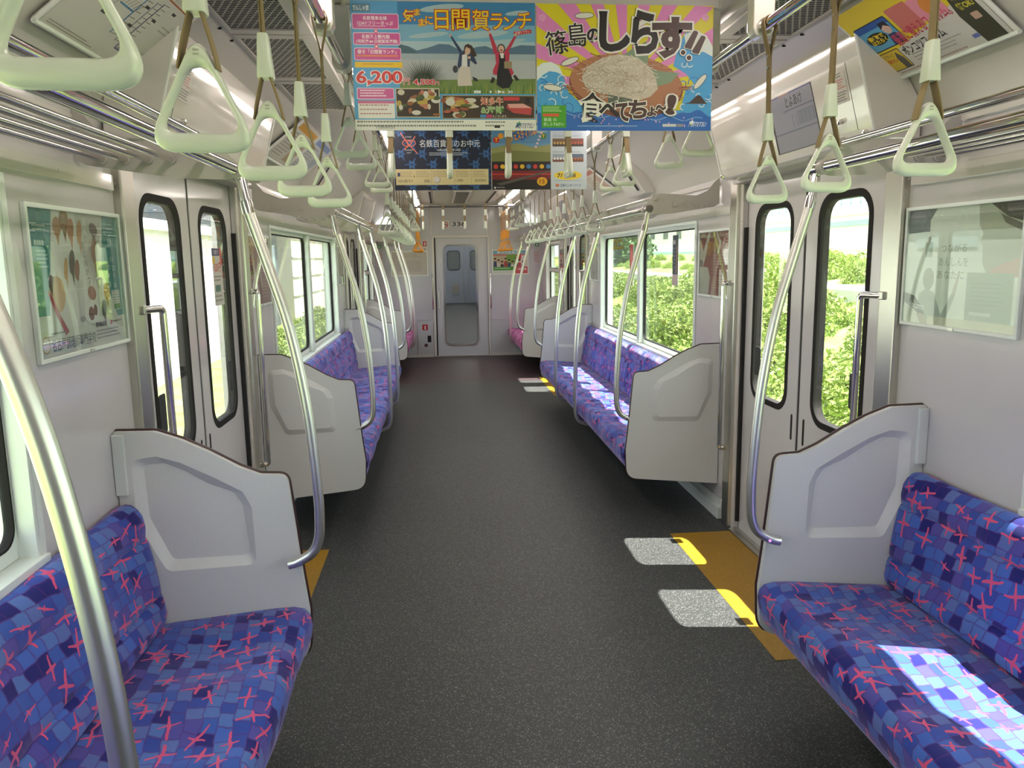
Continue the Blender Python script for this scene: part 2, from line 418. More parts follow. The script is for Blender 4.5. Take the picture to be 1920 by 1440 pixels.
# ends
m = MB(); m.box(-1.27, 1.27, Y0-.06, Y0, 0, 2.0); m.box(-1.0, 1.0, Y0-.06, Y0, 2.0, 2.3); m.build('wall_back', M['wallend'], smooth=0, kind='structure')
m = MB(); DX0, DX1 = -.372, .432
m.box(-1.268, DX0, YE, YE+.06, 0, 1.80); m.box(DX1, 1.268, YE, YE+.06, 0, 1.80); m.box(-1.268, 1.268, YE, YE+.06, 1.80, 2.0); m.box(-1.0, 1.0, YE, YE+.06, 2.0, 2.27)
m.build('wall_front', M['wallend'], smooth=0, kind='structure')

# ledge strips along the walls above the windows
n_tr = 5
for s in (1, -1):
    m = MB(); y = Y0
    for a, b in DOORS+[(YE, YE)]:
        x0, x1 = sorted((s*1.258, s*1.2699)); m.box(x0, x1, y, a-.12, 1.70, 1.745); y = b+.17
    for yy in [v for lo, hi in ((-1.5, 2.4), (4.2, 8.1), (9.9, 11.8)) for v in [lo+.16+.35*k for k in range(int((hi-lo)/.35)+1)]]:
        m.tube([(s*1.2575, yy, 1.722), (s*1.2565, yy, 1.722)], .005, 8, 1)
    m.build('trim_%d' % n_tr, [M['header'], M['steel']], smooth=30, kind='structure', bevel=0); n_tr += 1

# side doors -----------------------------------------------------------
def side_door(idx, s, k):
    a, b = DOORS[k]; mid = a+.685
    d = struct('door_%d' % idx, (s*1.31, mid, 0))
    def fn(y, z, t): return (s*t, y, z)
    for q, (ya, yb, wa, wb) in enumerate(((a-.1, mid-.012, a+.175, a+.545), (mid+.012, b+.06, a+.825, a+1.205))):
        m = MB(); out = [(ya, .012), (yb, .012), (yb, 1.845), (ya, 1.845)]
        hole = rrect(wa, wb, .775, 1.70, .085, 7)
        m.plate(out, [hole], fn, 1.292, 1.326)
        leaf = m.build('door_leaf', M['wall'], d, smooth=30)
        m = MB(); h1 = rrect(wa-.024, wb+.024, .751, 1.724, .105, 7); h2 = rrect(wa+.004, wb-.004, .779, 1.696, .082, 7)
        m.plate(h1, [h2], fn, 1.2895, 1.3275); m.build('window_gasket', M['gasket'], leaf, smooth=30)
        m = MB(); m.plate(rrect(wa+.001, wb-.001, .776, 1.699, .083, 7), [], fn, 1.296, 1.300); m.build('glass', M['glassdoor'], leaf, smooth=0)
        m = MB(); e = (wa+.02, wa+.085) if q == 0 else (wb-.085, wb-.02)
        m.plate(rrect(e[0], e[1], .88, 1.02, .01, 3), [], fn, 1.2938, 1.2955); m.build('sticker', M['black'], leaf, smooth=0)
        m = MB(); yq = (yb-.05) if q == 0 else (ya+.045)
        m.plate(rrect(yq-.008, yq+.008, .64, .76, .0079, 5), [], fn, 1.2905, 1.2925); m.build('finger_pull', M['gasket'], leaf, smooth=0)
    m = MB(); m.plate([(mid-.012, .012), (mid+.012, .012), (mid+.012, 1.845), (mid-.012, 1.845)], [], fn, 1.296, 1.328); m.build('seam_rubber', M['black'], d, smooth=0)
    m = MB(); m.plate([(b-.012, .05), (b+.002, .05), (b+.002, 1.62), (b-.012, 1.62)], [], fn, 1.272, 1.291); m.build('pocket_gap_strip', M['black'], d, smooth=0)  # black rubber strip, coloured for the shadowed pocket gap behind it
    m = MB(); m.box(*sorted((s*1.236, s*1.335)), a-.03, b, .001, .012); m.box(*sorted((s*1.262, s*1.272)), a-.03, b, .012, .016)
    m.build('sill', M['steel'], d, smooth=0, bevel=.002)
    # stainless pillars and riveted jamb strip
    m = MB(); m.box(*sorted((s*1.243, s*1.285)), a-.10, a+.005, .001, 1.86); m.build('pillar', M['steel'], d, smooth=0, bevel=.006)
    m = MB(); m.box(*sorted((s*1.243, s*1.275)), b+.035, b+.13, .001, 1.86); m.build('pillar', M['steel'], d, smooth=0, bevel=.006)
    m = MB(); m.box(*sorted((s*1.262, s*1.2715)), b, b+.035, .001, 1.845)
    for z in (.12, .5, .9, 1.3, 1.65): m.tube([(s*1.262, b+.018, z), (s*1.2605, b+.018, z)], .004, 8, 1)
    m.build('jamb_strip', [M['header'], M['steel']], d, smooth=30)
    m = MB(); m.box(*sorted((s*1.205, s*1.272)), a-.02, b, 1.835, 1.848); m.build('lintel', M['plate'], d, smooth=0)
    return d
di = 1
for k in (0, 1):
    for s in (1, -1): side_door(di, s, k); di += 1

# windows ----------------------------------------------------------------
def window(idx, s, a, b, two=True):
    w = struct('window_%d' % idx, (s*1.33, (a+b)/2, .79)); mid = (a+b)/2
    def fn(y, z, t): return (s*t, y, z)
    m = MB()          # reveal lining
    for y0, y1 in ((a, a+.012), (b-.012, b)): m.box(*sorted((s*1.262, s*1.308)), y0, y1, .785, 1.69)
    m.box(*sorted((s*1.25, s*1.308)), a-.02, b+.02, .772, .795); m.box(*sorted((s*1.262, s*1.308)), a+.012, b-.012, 1.676, 1.69)
    for y0, y1 in ((a-.025, a), (b, b+.025)): m.box(*sorted((s*1.26, s*1.2699)), y0, y1, .785, 1.69)
    [m.box(*sorted((s*1.326, s*1.38)), y0, y1, .785, 1.655) for y0, y1 in ((a, a+.004), (b-.004, b))]; m.box(*sorted((s*1.326, s*1.382)), a, b, .785, .80); m.build('reveal', M['alu'], w, smooth=0, bevel=.004)
    panes = [(a+.016, mid-.045), (mid+.045, b-.016)] if two else [(a+.05, b-.05)]
    zs = [(.83, 1.65)] if two else [(.83, 1.28), (1.33, 1.65)]
    holes = [rrect(p, q, z0, z1, .05 if two else .02, 6) for p, q in panes for z0, z1 in zs]
    m = MB(); m.plate([(a+.012, .795), (b-.012, .795), (b-.012, 1.676), (a+.012, 1.676)], holes, fn, 1.308, 1.326); m.build('frame', M['alu'], w, smooth=0)
    for p, q in panes:
        for z0, z1 in zs:
            r = .05 if two else .02
            m = MB(); m.plate(rrect(p-.001, q+.001, z0-.001, z1+.001, r, 6), [rrect(p+.006, q-.006, z0+.006, z1-.006, r-.005, 6)], fn, 1.306, 1.328); m.build('gasket', M['gasket'], w, smooth=30)
            m = MB(); m.plate(rrect(p, q, z0, z1, r, 6), [], fn, 1.3145, 1.3185); m.build('glass', M['glass'], w, smooth=0)
    if two:
        m = MB(); m.box(*sorted((s*1.274, s*1.308)), mid-.04, mid+.04, .795, 1.676); m.build('mullion', M['alu'], w, smooth=0, bevel=.006)
    return w
wi = 1
for k, (a, b) in enumerate(WINS):
    for s in (1, -1): window(wi, s, a, b, k < 2); wi += 1

# gangway door in the end wall ---------------------------------------------
ed = struct('door_5', (.03, YE+.03, 0))
fy = lambda x, z, t: (x, t, z)
m = MB(); hole = rrect(-.222, .252, .19, 1.67, .075, 7)
m.plate([(-.352, .012), (.425, .012), (.425, 1.80), (-.352, 1.80)], [hole], fy, YE+.02, YE+.05); leaf = m.build('door_leaf', M['wallend'], ed, smooth=30)
m = MB(); m.plate(rrect(-.247, .277, .165, 1.695, .10, 7), [rrect(-.217, .247, .195, 1.665, .072, 7)], fy, YE+.008, YE+.052); m.build('window_frame', M['chrome'], leaf, smooth=30)
m = MB(); m.plate(hole, [], fy, YE+.033, YE+.037); m.build('glass', M['glassdoor'], leaf, smooth=0)
m = MB(); m.plate(rrect(-.335, -.305, .74, 1.0, .012, 4), [], fy, YE+.012, YE+.022); m.tube([(-.32, YE+.004, .76), (-.32, YE+.004, .98)], .008); m.build('handle', M['satin'], leaf)
m = MB(); m.box(DX0, -.352, YE+.03, YE+.05, .012, 1.8); m.build('pocket_gap_strip', M['black'], ed, smooth=0)  # black strip coloured as the shaded gap beside the sliding leaf
m = MB(); m.box(DX0-.02, DX1+.02, YE-.012, YE, 1.795, 1.825); m.box(DX1, DX1+.022, YE-.012, YE, .012, 1.795); m.box(DX0-.035, DX0, YE-.012, YE, .012, 1.795); m.build('door_frame', M['header'], ed, smooth=0, bevel=.003)
m = MB(); m.box(DX0, DX1, YE+.001, YE+.055, .001, .012); m.build('sill', M['steel'], ed, smooth=0)
m = MB(); m.box(-.41, -.395, YE-.015, YE, 1.825, 2.255); m.box(.43, .445, YE-.015, YE, 1.825, 2.255); m.build('trim_7', M['header'], smooth=0, kind='structure')
m = MB(); m.box(-1.2, -.42, YE-.02, YE, .0, .04); m.box(.46, 1.2, YE-.02, YE, .0, .04); m.build('baseboard_front', M['header'], smooth=0, kind='structure', bevel=.003)

# the car beyond the gangway window ------------------------------------------
m = MB(); m.box(-.6, .6, 12.0, 12.9, -.12, -.005); m.build('floor_gangway', M['dark'], smooth=0, kind='structure')
m = MB(); m.box(-1.3, 1.3, 12.9, 26.6, -.12, 0); m.build('floor_next_car', M['floor'], smooth=0, kind='structure')
m = MB()
for s in (1, -1):
    m.box(*sorted((s*1.27, s*1.35)), 12.9, 26.5, 0, 2.3); m.box(*sorted((s*.6, s*.66)), 11.99, 12.9, -.1, 2.2); m.box(*sorted((s*.5, s*1.35)), 12.86, 12.9, 0, 2.3)
m.build('wall_next_car', M['wall'], smooth=0, kind='structure')
m = MB(); m.box(-1.35, 1.35, 12.86, 26.6, 2.26, 2.36); m.build('ceiling_next_car', M['ceil'], smooth=0, kind='structure')
m = MB(); m.box(-.66, .66, 11.99, 12.9, 2.05, 2.2); m.build('ceiling_gangway', M['dark'], smooth=0, kind='structure')
m = MB(); m.plate([(-1.3, 0), (1.3, 0), (1.3, 2.3), (-1.3, 2.3)], [rrect(-.05, .38, .98+.12, 1.75, .1, 5), rrect(.72, 1.15, .98+.12, 1.75, .1, 5)], fy, 26.5, 26.56)
m.build('wall_next_car_end', mat('cab_bulkhead', (.40, .46, .56), .4), smooth=0, kind='structure')
for nm, x0 in (('window_7', -.05), ('window_8', .72)):
    m = MB(); m.plate(rrect(x0, x0+.43, 1.10, 1.75, .1, 5), [rrect(x0+.02, x0+.41, 1.12, 1.73, .08, 5)], fy, 26.48, 26.57); o = m.build(nm, M['gasket'], smooth=0, kind='structure')
    m = MB(); m.plate(rrect(x0+.02, x0+.41, 1.12, 1.73, .08, 5), [], fy, 26.53, 26.534); m.build('glass', M['glassdoor'], o, smooth=0)
M['tube2'] = mat('next_car_fill_light', (.9, .9, .9), .5, emit=((1, .97, .93), 6.0))  # added glow that brightens the next car in place of daylight
for x, a in ((-.55, 'left'), (.55, 'right')):
    m = MB(); m.box(x-.06, x+.06, 13.2, 26.2, 2.225, 2.256); tag(m.build('added_light_strip', M['tube2'], smooth=0), '%s light strip added to brighten the next car beyond the gangway window' % a, 'ceiling light')
m = MB(); m.box(-1.2, 1.2, 28.0, 28.1, 0, 2.2); m.build('wall_cab_front', M['dark'], smooth=0, kind='structure')
m = MB(); m.box(.45, .47, 26.47, 26.5, 0, 2.2); m.box(.62, .64, 26.47, 26.5, 0, 2.2); m.box(.1, .34, 26.48, 26.5, .3, .65); m.build('trim_8', M['steel'], smooth=0, kind='structure')

# ground outside ---------------------------------------------------------------
def ground_mat(name, c1, c2, c3, sc):
    m = mat(name, c1, .95, spec=.1); nt = m.node_tree; p = nt.nodes['Principled BSDF']; tc = nt.nodes['Texture Coordinate']
    n = nt.nodes.new('ShaderNodeTexNoise'); n.inputs['Scale'].default_value = sc; n.inputs['Detail'].default_value = 6; n.inputs['Roughness'].default_value = .7
    nt.links.new(tc.outputs['Object'], n.inputs['Vector'])
    cr = nt.nodes.new('ShaderNodeValToRGB'); e = cr.color_ramp.elements
    e[0].position = .35; e[0].color = (*c1, 1); e[1].position = .65; e[1].color = (*c3, 1); x = e.new(.5); x.color = (*c2, 1)
    nt.links.new(n.outputs['Fac'], cr.inputs[0]); nt.links.new(cr.outputs[0], p.inputs['Base Color'])
    return m
M['grass'] = ground_mat('grass_ground', (.13, .16, .05), (.21, .25, .08), (.30, .33, .12), 1.6)
M['bank'] = ground_mat('bank_grass', (.15, .23, .05), (.24, .34, .08), (.36, .44, .14), 1.1)
M['gravel'] = ground_mat('track_gravel', (.17, .15, .13), (.25, .23, .2), (.33, .31, .28), 9)
M['concrete'] = mat('concrete', (.42, .42, .40), .8, var=.1)
M['leaf'] = mat('shrub_leaf', (.26, .34, .075), .55, var=.7, vscale=3.5, spec=.3)
M['leafd'] = mat('tree_leaf', (.06, .12, .03), .5, var=.6, vscale=2.5, spec=.3)
M['build'] = mat('pale_building', (.62, .64, .64), .7, var=.05)
M['grey'] = mat('grey_building', (.10, .11, .12), .6, var=.2)
def terrain(name, xs, mats, y0=-30, y1=220, ny=60, jit=.06):
    rg = random.Random(3); m = MB(); V = []; F = []; n = len(xs)
    for j in range(ny+1):
        y = y0+(y1-y0)*(j/ny)**1.6
        V += [(x, y, z+rg.uniform(-jit, jit)*(abs(x) > 3.2)) for x, z in xs]
    for j in range(ny):
        for i in range(n-1): F.append((j*n+i, j*n+i+1, (j+1)*n+i+1, (j+1)*n+i))
    m.add(V, F)
    for q, f in enumerate(m.f):
        i = q % (n-1); m.m[q] = 1 if abs(xs[i][0]+xs[i+1][0])/2 < 2.8 else (2 if xs[i][0] > 2.9 else 0)
    return m.build(name, mats, smooth=60, recalc=False, kind='structure')
terrain('ground', [(-60, -1.2), (-30, -1.15), (-12, -1.1), (-6, -1.05), (-3, -1.1), (-2.2, -1.1), (0, -1.1), (2.2, -1.1), (3, -1.1), (4.5, -.85), (6, -.35), (8, .15), (11, .6), (12, .7), (18, 1.15), (25, 1.55), (40, 1.75), (90, 1.9)], [M['grass'], M['gravel'], M['bank']])
m = MB()
for j in range(26): m.box(9.2, 10.9, -10+j*6, -10+j*6+5.98, .1+.18, .62)
m.build('path', M['concrete'], smooth=0, kind='structure')

# ================================================================== BENCHES
SEAT = .4725
cush_prof = [(1.175, .392), (1.12, .398), (1.02, .405), (.90, .416), (.82, .423), (.765, .424), (.735, .417), (.718, .400), (.713, .375), (.718, .335), (.730, .300), (.75, .276), (.80, .266), (1.175, .266)]
back_prof = [(1.262, .400), (1.20, .396), (1.152, .402), (1.147, .425), (1.153, .470), (1.158, .483), (1.1645, .487), (1.159, .494), (1.160, .52), (1.170, .59), (1.182, .652), (1.188, .663), (1.194, .667), (1.189, .674),
             (1.187, .70), (1.193, .735), (1.205, .762), (1.222, .777), (1.240, .780), (1.262, .774)]
def cushion(s, prof, ya, yb, y0, mode):
    m = MB(); n = len(prof); ny = max(4, int((yb-ya)/.0295)); V = []; UV = []
    arc = [0]
    for i in range(1, n): arc.append(arc[-1]+sqrt((prof[i][0]-prof[i-1][0])**2+(prof[i][1]-prof[i-1][1])**2))
    rg = random.Random(int(ya*100)+n)
    for j in range(ny+1):
        y = ya+(yb-ya)*j/ny; t = ((y-y0)/SEAT) % 1; sc = .5-.5*cos(2*pi*t)
        ed = min(y-ya, yb-y); rd = max(0, 1-ed/.02)**2*.008
        wr = .0022*sin(y*41+s)+.0016*sin(y*83+1.3)
        for i, (x, z) in enumerate(prof):
            if mode == 'seat':
                w = max(0, min(1, (1.16-x)/.12))*max(0, min(1, (z-.30)/.1))
                dz = -(.019*sc)*w*(1 if x > .8 else .55)-rd*(z > .35)+wr*w; dx = (.007*sc*(x < .74))+rd*(x < .8)
            else:
                w = max(0, min(1, (z-.42)/.08))*(x < 1.235)
                dx = .014*sc*w+rd*(x < 1.25)+wr*w*.6; dz = -.003*sc*(z > .75)-rd*(z > .76)
            V.append((s*(x+dx), y, z+dz)); UV.append((y+s*.37+(.5 if mode == 'seat' else 0), arc[i]))
    F = [(j*n+i, j*n+(i+1) % n, (j+1)*n+(i+1) % n, (j+1)*n+i) for j in range(ny) for i in range(n-1)]
    F += [tuple(range(n)), tuple(ny*n+i for i in range(n))]
    m.add(V, F, 0, UV)
    return m
def bench(s, ya, yb, label, fab, n, split):
    b = thing('bench_seat', label, 'bench seat', (s*1.0, (ya+yb)/2, .26))
    c = ya; w = (yb-ya)/n
    global SEAT
    SEAT = w
    for k in split:
        e = c+k*w
        cushion(s, cush_prof, c+.002, e-.002, ya, 'seat').build('seat_cushion', fab, b, smooth=50)
        cushion(s, back_prof, c+.002, e-.002, ya, 'back').build('backrest', fab, b, smooth=50)
        c = e
    m = MB(); m.box(*sorted((s*.83, s*1.255)), ya+.01, yb-.01, .215, .268)
    for y in (ya+.3, (ya+yb)/2, yb-.3): m.box(*sorted((s*1.0, s*1.24)), y-.03, y+.03, .12, .22)
    m.build('seat_frame', M['dark'], b, smooth=0)
    return b
bench(-1, -1.43, 2.343, 'long blue and pink patterned bench seat beside the chef school poster', M['fab'], 8, (3, 2, 3))
bench(1, -1.43, 2.343, 'long blue and pink patterned bench seat with sunlight on it, below the pale framed poster', M['fab'], 8, (3, 2, 3))
bench(-1, 4.252, 7.998, 'blue patterned bench seat on the left beyond the first pair of doors, fully in shade', M['fab'], 8, (3, 2, 3))
bench(1, 4.252, 7.998, 'blue patterned bench seat on the right beyond the first doors, dappled with sun patches', M['fab'], 8, (3, 2, 3))
bench(-1, 9.90, 11.90, 'short pink priority bench seat beside the red fire extinguisher cabinet', M['fabp'], 4, (4,))
bench(1, 9.90, 11.90, 'short pink priority bench seat below the green and red poster on the end wall', M['fabp'], 4, (4,))

# ------------------------------------------------------------------ seat end partitions
OUT = [(1.266, .992), (1.150, .990), (1.075, .962), (1.0, .924), (.912, .872), (.852, .846), (.772, .842), (.742, .52), (.728, .40), (.735, .235), (.86, .222), (1.266, .183)]
OUTR = [.004, .04, .12, .12, .12, .03, .03, .2, .1, .10, .04, .004]
REC = [(.878, .562), (1.145, .552), (1.222, .71), (1.222, .905), (1.15, .915), (1.08, .892), (.99, .845), (.905, .795), (.882, .745)]
RECR = [.03, .03, .05, .03, .03, .05, .05, .03, .03]
def inset(loop, d):
    n = len(loop); out = []
    cx = sum(p[0] for p in loop)/n; cy = sum(p[1] for p in loop)/n
    for x, y in loop:
        v = Vector((x-cx, y-cy)); L = v.length
        out.append((x-v.x/L*d*1.25, y-v.y/L*d*1.25))
    return out
def partition(s, y, d, label):
    p = thing('seat_partition', label, 'partition', (s*1.26, y, .19))
    o = rpoly(OUT, OUTR, 5); r = rpoly(REC, RECR, 5); ri = inset(r, .026)
    T = .030; D = .020*d
    m = MB()
    def lay(loop, t): return [(s*a, y+t, b) for a, b in loop]
    tri = tessellate_polygon([[Vector((*q, 0)) for q in o], [Vector((*q, 0)) for q in r]]); fl = o+r
    for t in (0, T*d): m.add(lay(fl, t), [tuple(k) for k in tri])
    tri = tessellate_polygon([[Vector((*q, 0)) for q in ri]])
    for t in (D, T*d+D*.8): m.add(lay(ri, t), [tuple(k) for k in tri])
    m.band(lay(r, 0), lay(ri, D)); m.band(lay(r, T*d), lay(ri, T*d+D*.8)); m.band(lay(o, 0), lay(o, T*d))
    m.build('panel', M['part'], p, smooth=25)
    # dark rubber lip along the free edge
    k0 = 1*6-3; edge = o[2:60]
    m = MB(); m.tube([(s*a, y+T*d*.8, b) for a, b in edge], .0062, 6); m.build('edge_trim', M['edge'], p)
    m = MB(); m.box(*sorted((s*1.235, s*1.269)), y-.014*(d > 0)-.0*(d < 0), y+.014*(d < 0), .80, .985); m.build('wall_bracket', M['alu'], p, smooth=0, bevel=.003)
    return p
for s in (1, -1):
    a = SIDE[s]
    partition(s, 2.345, 1, {1: 'pale grey seat end panel nearest the camera, at the end of the sunlit near bench', -1: 'pale grey seat end panel nearest the camera, below the chef school poster'}[s])
    partition(s, 4.250, -1, {1: 'pale grey seat end panel just past the right doors, below the red wall poster', -1: 'pale grey seat end panel just past the left doors, below the orange-red poster'}[s])
    partition(s, 8.0, 1, 'grey seat end panel at the far end of the middle bench on the %s' % a)
    partition(s, 9.90, -1, 'grey seat end panel in front of the pink bench on the %s' % a)

# ------------------------------------------------------------------ poles, racks
POLE = [(.845, 1.735), (.825, 1.63), (.785, 1.49), (.730, 1.285), (.692, 1.04), (.676, .80)]
def pole(s, y, label, end, group=None, d=1):
    p = thing('grab_pole', label, 'pole', (s*.75, y, .3))
    if end: pts = POLE+[(.676, .70), (.682, .645), (.702, .605), (.748, .577), (.775, .570)]
    else: pts = POLE+[(.672, .6), (.672, .40), (.678, .335), (.700, .290), (.745, .268), (.79, .262)]
    sm = smooth_path([(s*x, y, z) for x, z in pts], 5)
    top = [q for q in sm if q.z > 1.63]; low = [q for q in sm if q.z <= 1.632]
    m = MB(); m.tube(low, .0155, 14); m.build('tube', M['satin'], p)
    m = MB(); m.tube(top, .0125, 12); m.tube([(s*.8285, y, 1.648), (s*.8225, y, 1.618)], .0175, 14); m.tube([(s*.8295, y, 1.653), (s*.8285, y, 1.648)], .0165, 14)
    m.tube([(s*.845, y-.022, 1.735), (s*.845, y+.022, 1.735)], .0215, 14); m.build('collar', M['chrome'], p)
    if end:
        m = MB(); m.tube([(s*.735, y-.018, .579), (s*.735, y-.012, .579)], .005, 8); m.build('screw', M['chrome'], p)
    return p
for s in (1, -1):
    a = SIDE[s]; e = -1 if s < 0 else 1
    pole(s, 2.31, {1: 'curved steel pole in front of the right doors, ending on the near seat panel', -1: 'curved steel pole in front of the left doors, ending on the near seat panel'}[s], True)
    if s < 0: pole(s, .88, 'large curved steel pole close to the camera in front of the left near bench', False)
    pole(s, 4.235, {1: 'steel pole at the near end of the sun-dappled bench, bent onto its panel', -1: 'steel pole at the near end of the shaded middle bench, bent onto its panel'}[s], True)
    pole(s, 5.56, 'nearer of the two steel poles along the %s middle bench front' % a, False)
    pole(s, 6.52, 'farther of the two steel poles along the %s middle bench front' % a, False)
    pole(s, 8.03, 'steel pole at the far end of the %s middle bench' % a, True)
    pole(s, 9.88, 'steel pole at the near end of the %s pink bench' % a, True)
    pole(s, 10.9, 'steel pole standing midway along the %s pink bench' % a, False)

def rack(s, ya, yb, mids, label):
    r = thing('luggage_rack', label, 'luggage rack', (s*1.26, (ya+yb)/2, 1.76))
    m = MB(); m.tube([(s*.845, ya-.05, 1.735), (s*.845, yb+.05, 1.735)], .0165, 14); m.build('front_rail', M['chrome'], r)
    m = MB(); m.tube([(s*.895, ya+.01, 1.80), (s*.895, yb-.01, 1.80)], .012, 12); m.build('upper_rail', M['chrome'], r)
    for x in (1.01, 1.07, 1.13, 1.19):
        m = MB(); m.tube([(s*x, ya+.002, 1.762), (s*x, yb-.002, 1.762)], .0085, 12); m.build('slat_bar', M['slat'], r)
    P = [(.835, 1.716), (.835, 1.752), (.90, 1.815), (.93, 1.822), (1.13, 1.808), (1.195, 1.835), (1.235, 1.885), (1.262, 1.905), (1.262, 1.765), (1.235, 1.748), (1.0, 1.712), (.865, 1.708)]
    for y in [ya, yb]+mids:
        m = MB(); m.plate(rpoly(P, [.015, .02, .03, .02, .03, .05, .03, .004, .004, .03, .05, .02], 4), [], lambda x, z, t: (s*x, t, z), y-.0025, y+.0025)
        b = m.build('bracket', M['plate'], r, smooth=0)
        for x, z, w, q in [(x, 1.762, .009, .0135) for x in (1.01, 1.07, 1.13, 1.19)]+[(.895, 1.80, .011, .018), (.845, 1.735, .014, .022)]:
            m = MB(); m.tube([(s*x, y-w, z), (s*x, y+w, z)], q, 12); m.build('collar', M['plate'], b)
    m = MB(); m.box(*sorted((s*1.258, s*1.2695)), ya, yb, 1.865, 1.88); m.build('wall_rail', M['header'], r, smooth=0)
    return r
for s in (1, -1):
    a = SIDE[s]
    rack(s, -1.36, 2.27, [.88, -.06], {1: 'chrome tube luggage rack above the pale framed poster on the right', -1: 'chrome tube luggage rack above the chef school poster on the left'}[s])
    rack(s, 4.30, 7.93, [5.56, 6.52], 'chrome tube luggage rack above the %s middle bench' % a)
    rack(s, 9.95, 11.86, [10.9], 'chrome tube luggage rack above the %s pink bench' % a)

# vertical grab rails beside the doors
def rail(s, y, z0, z1, dy, label):
    r = thing('door_handrail', label, 'handrail', (s*1.25, y, z0))
    m = MB(); m.tube(rp([(s*1.246, y+dy, z0), (s*1.212, y, z0), (s*1.212, y, z1), (s*1.246, y+dy, z1)], .018), .0125, 12); m.build('bar', M['chrome'], r)
    for z in (z0, z1):
        m = MB(); m.box(*sorted((s*1.233, s*1.247)), y+dy-.016, y+dy+.016, z-.014, z+.014); m.build('foot', M['steel'], r, smooth=0, bevel=.003)
def rp(pts, r, n=5):
    P = [Vector(p) for p in pts]; out = [P[0]]
    for i in range(1, len(P)-1):
        a, b, c = P[i-1], P[i], P[i+1]; d1 = (a-b).normalized(); d2 = (c-b).normalized()
        q = min(r, (a-b).length*.5, (c-b).length*.5); p0 = b+d1*q; p2 = b+d2*q
        out += [p0*(1-k/n)**2+b*2*(k/n)*(1-k/n)+p2*(k/n)**2 for k in range(n+1)]
    return out+[P[-1]]
for s in (1, -1):
    a = SIDE[s]
    rail(s, 2.69, .45, 1.335, -.09, 'chrome vertical handrail at the near edge of the first %s doors' % a)
    rail(s, 4.06, .435, 1.335, -.0, 'chrome vertical handrail at the far edge of the first %s doors' % a)
    rail(s, 8.36, .45, 1.335, -.09, 'chrome vertical handrail at the near edge of the second %s doors' % a)
    rail(s, 9.71, .435, 1.335, -.0, 'chrome vertical handrail at the far edge of the second %s doors' % a)

# ------------------------------------------------------------------ overhead rails for the straps
PX, PR, PZ = .575, .60, 2.09
def hang_rail(s, label):
    px = PR if s > 0 else PX
    r = thing('strap_rail', label, 'rail', (s*px, 5, PZ))
    m = MB(); m.tube([(s*px, -1.5, PZ), (s*px, 11.6, PZ)], .016, 14); m.build('tube', M['chrome'], r)
    for y in (.3, 2.18, 2.60, 4.45, 6.1, 7.9, 8.4, 9.95, 11.4):
        m = MB(); P = [(-.03, .17), (-.03, -.005), (-.022, -.022), (0, -.028), (.022, -.022), (.03, -.005), (.03, .17)]
        m.plate(P, [], lambda x, z, t: (s*(px+x), t, PZ+z), y-.025, y+.025); m.build('hanger', M['header'], r, smooth=0, bevel=.006)
        m = MB(); m.tube([(s*px, y-.032, PZ), (s*px, y+.032, PZ)], .022, 14); m.build('ring', M['steel'], r)
for s in (1, -1): hang_rail(s, 'long chrome strap rail under the ceiling on the %s' % SIDE[s])
for y, w in ((3.36, 'first'), (9.35, 'second')):
    m = MB(); m.tube([(-PX, y, PZ), (PR, y, PZ)], .0155, 14)
    tag(m.build('cross_rail', M['chrome']), 'chrome cross rail spanning the aisle between the %s pair of doors' % w, 'rail')

# ------------------------------------------------------------------ hand straps
def handle_mesh(parent, mt):
    po = rpoly([(-.0675, 0), (.0675, 0), (.0, .143)], [.025, .025, .012], 9)
    pi_ = rpoly([(-.0475, .0245), (.0475, .0245), (.0, .1215)], [.013, .013, .020], 9)
    # bow the long sides outwards a little
    def bow(P, k):
        out = []
        for x, z in P:
            t = min(1, max(0, z/.136)); out.append((x+(1 if x > 0 else -1)*k*sin(pi*t)*(abs(x) > .004), z))
        return out
    po = bow(po, .0045); pi_ = bow(pi_, .0045)
    m = MB(); n = len(po); q = 12; V = []
    for i in range(n):
        a = Vector((po[i][0], 0, po[i][1])); b = Vector((pi_[i][0], 0, pi_[i][1])); c = (a+b)/2; h = (a-b)/2
        for k in range(q):
            an = 2*pi*k/q; cx, sy = cos(an), sin(an)
            e = .72; cx = math.copysign(abs(cx)**e, cx); sy = math.copysign(abs(sy)**e, sy)
            V.append(c+h*cx+Vector((0, .0115*sy, 0)))
    F = [(i*q+k, i*q+(k+1) % q, ((i+1) % n)*q+(k+1) % q, ((i+1) % n)*q+k) for i in range(n) for k in range(q)]
    m.add(V, F); o = m.build('handle', mt, parent, smooth=60)
    m = MB()
    for dz in (.1165, .1215): m.box(-.0035, .0035, -.0119, -.0105, dz-.001, dz+.001)
    m.build('stamp', M['plate'], o)
    return o
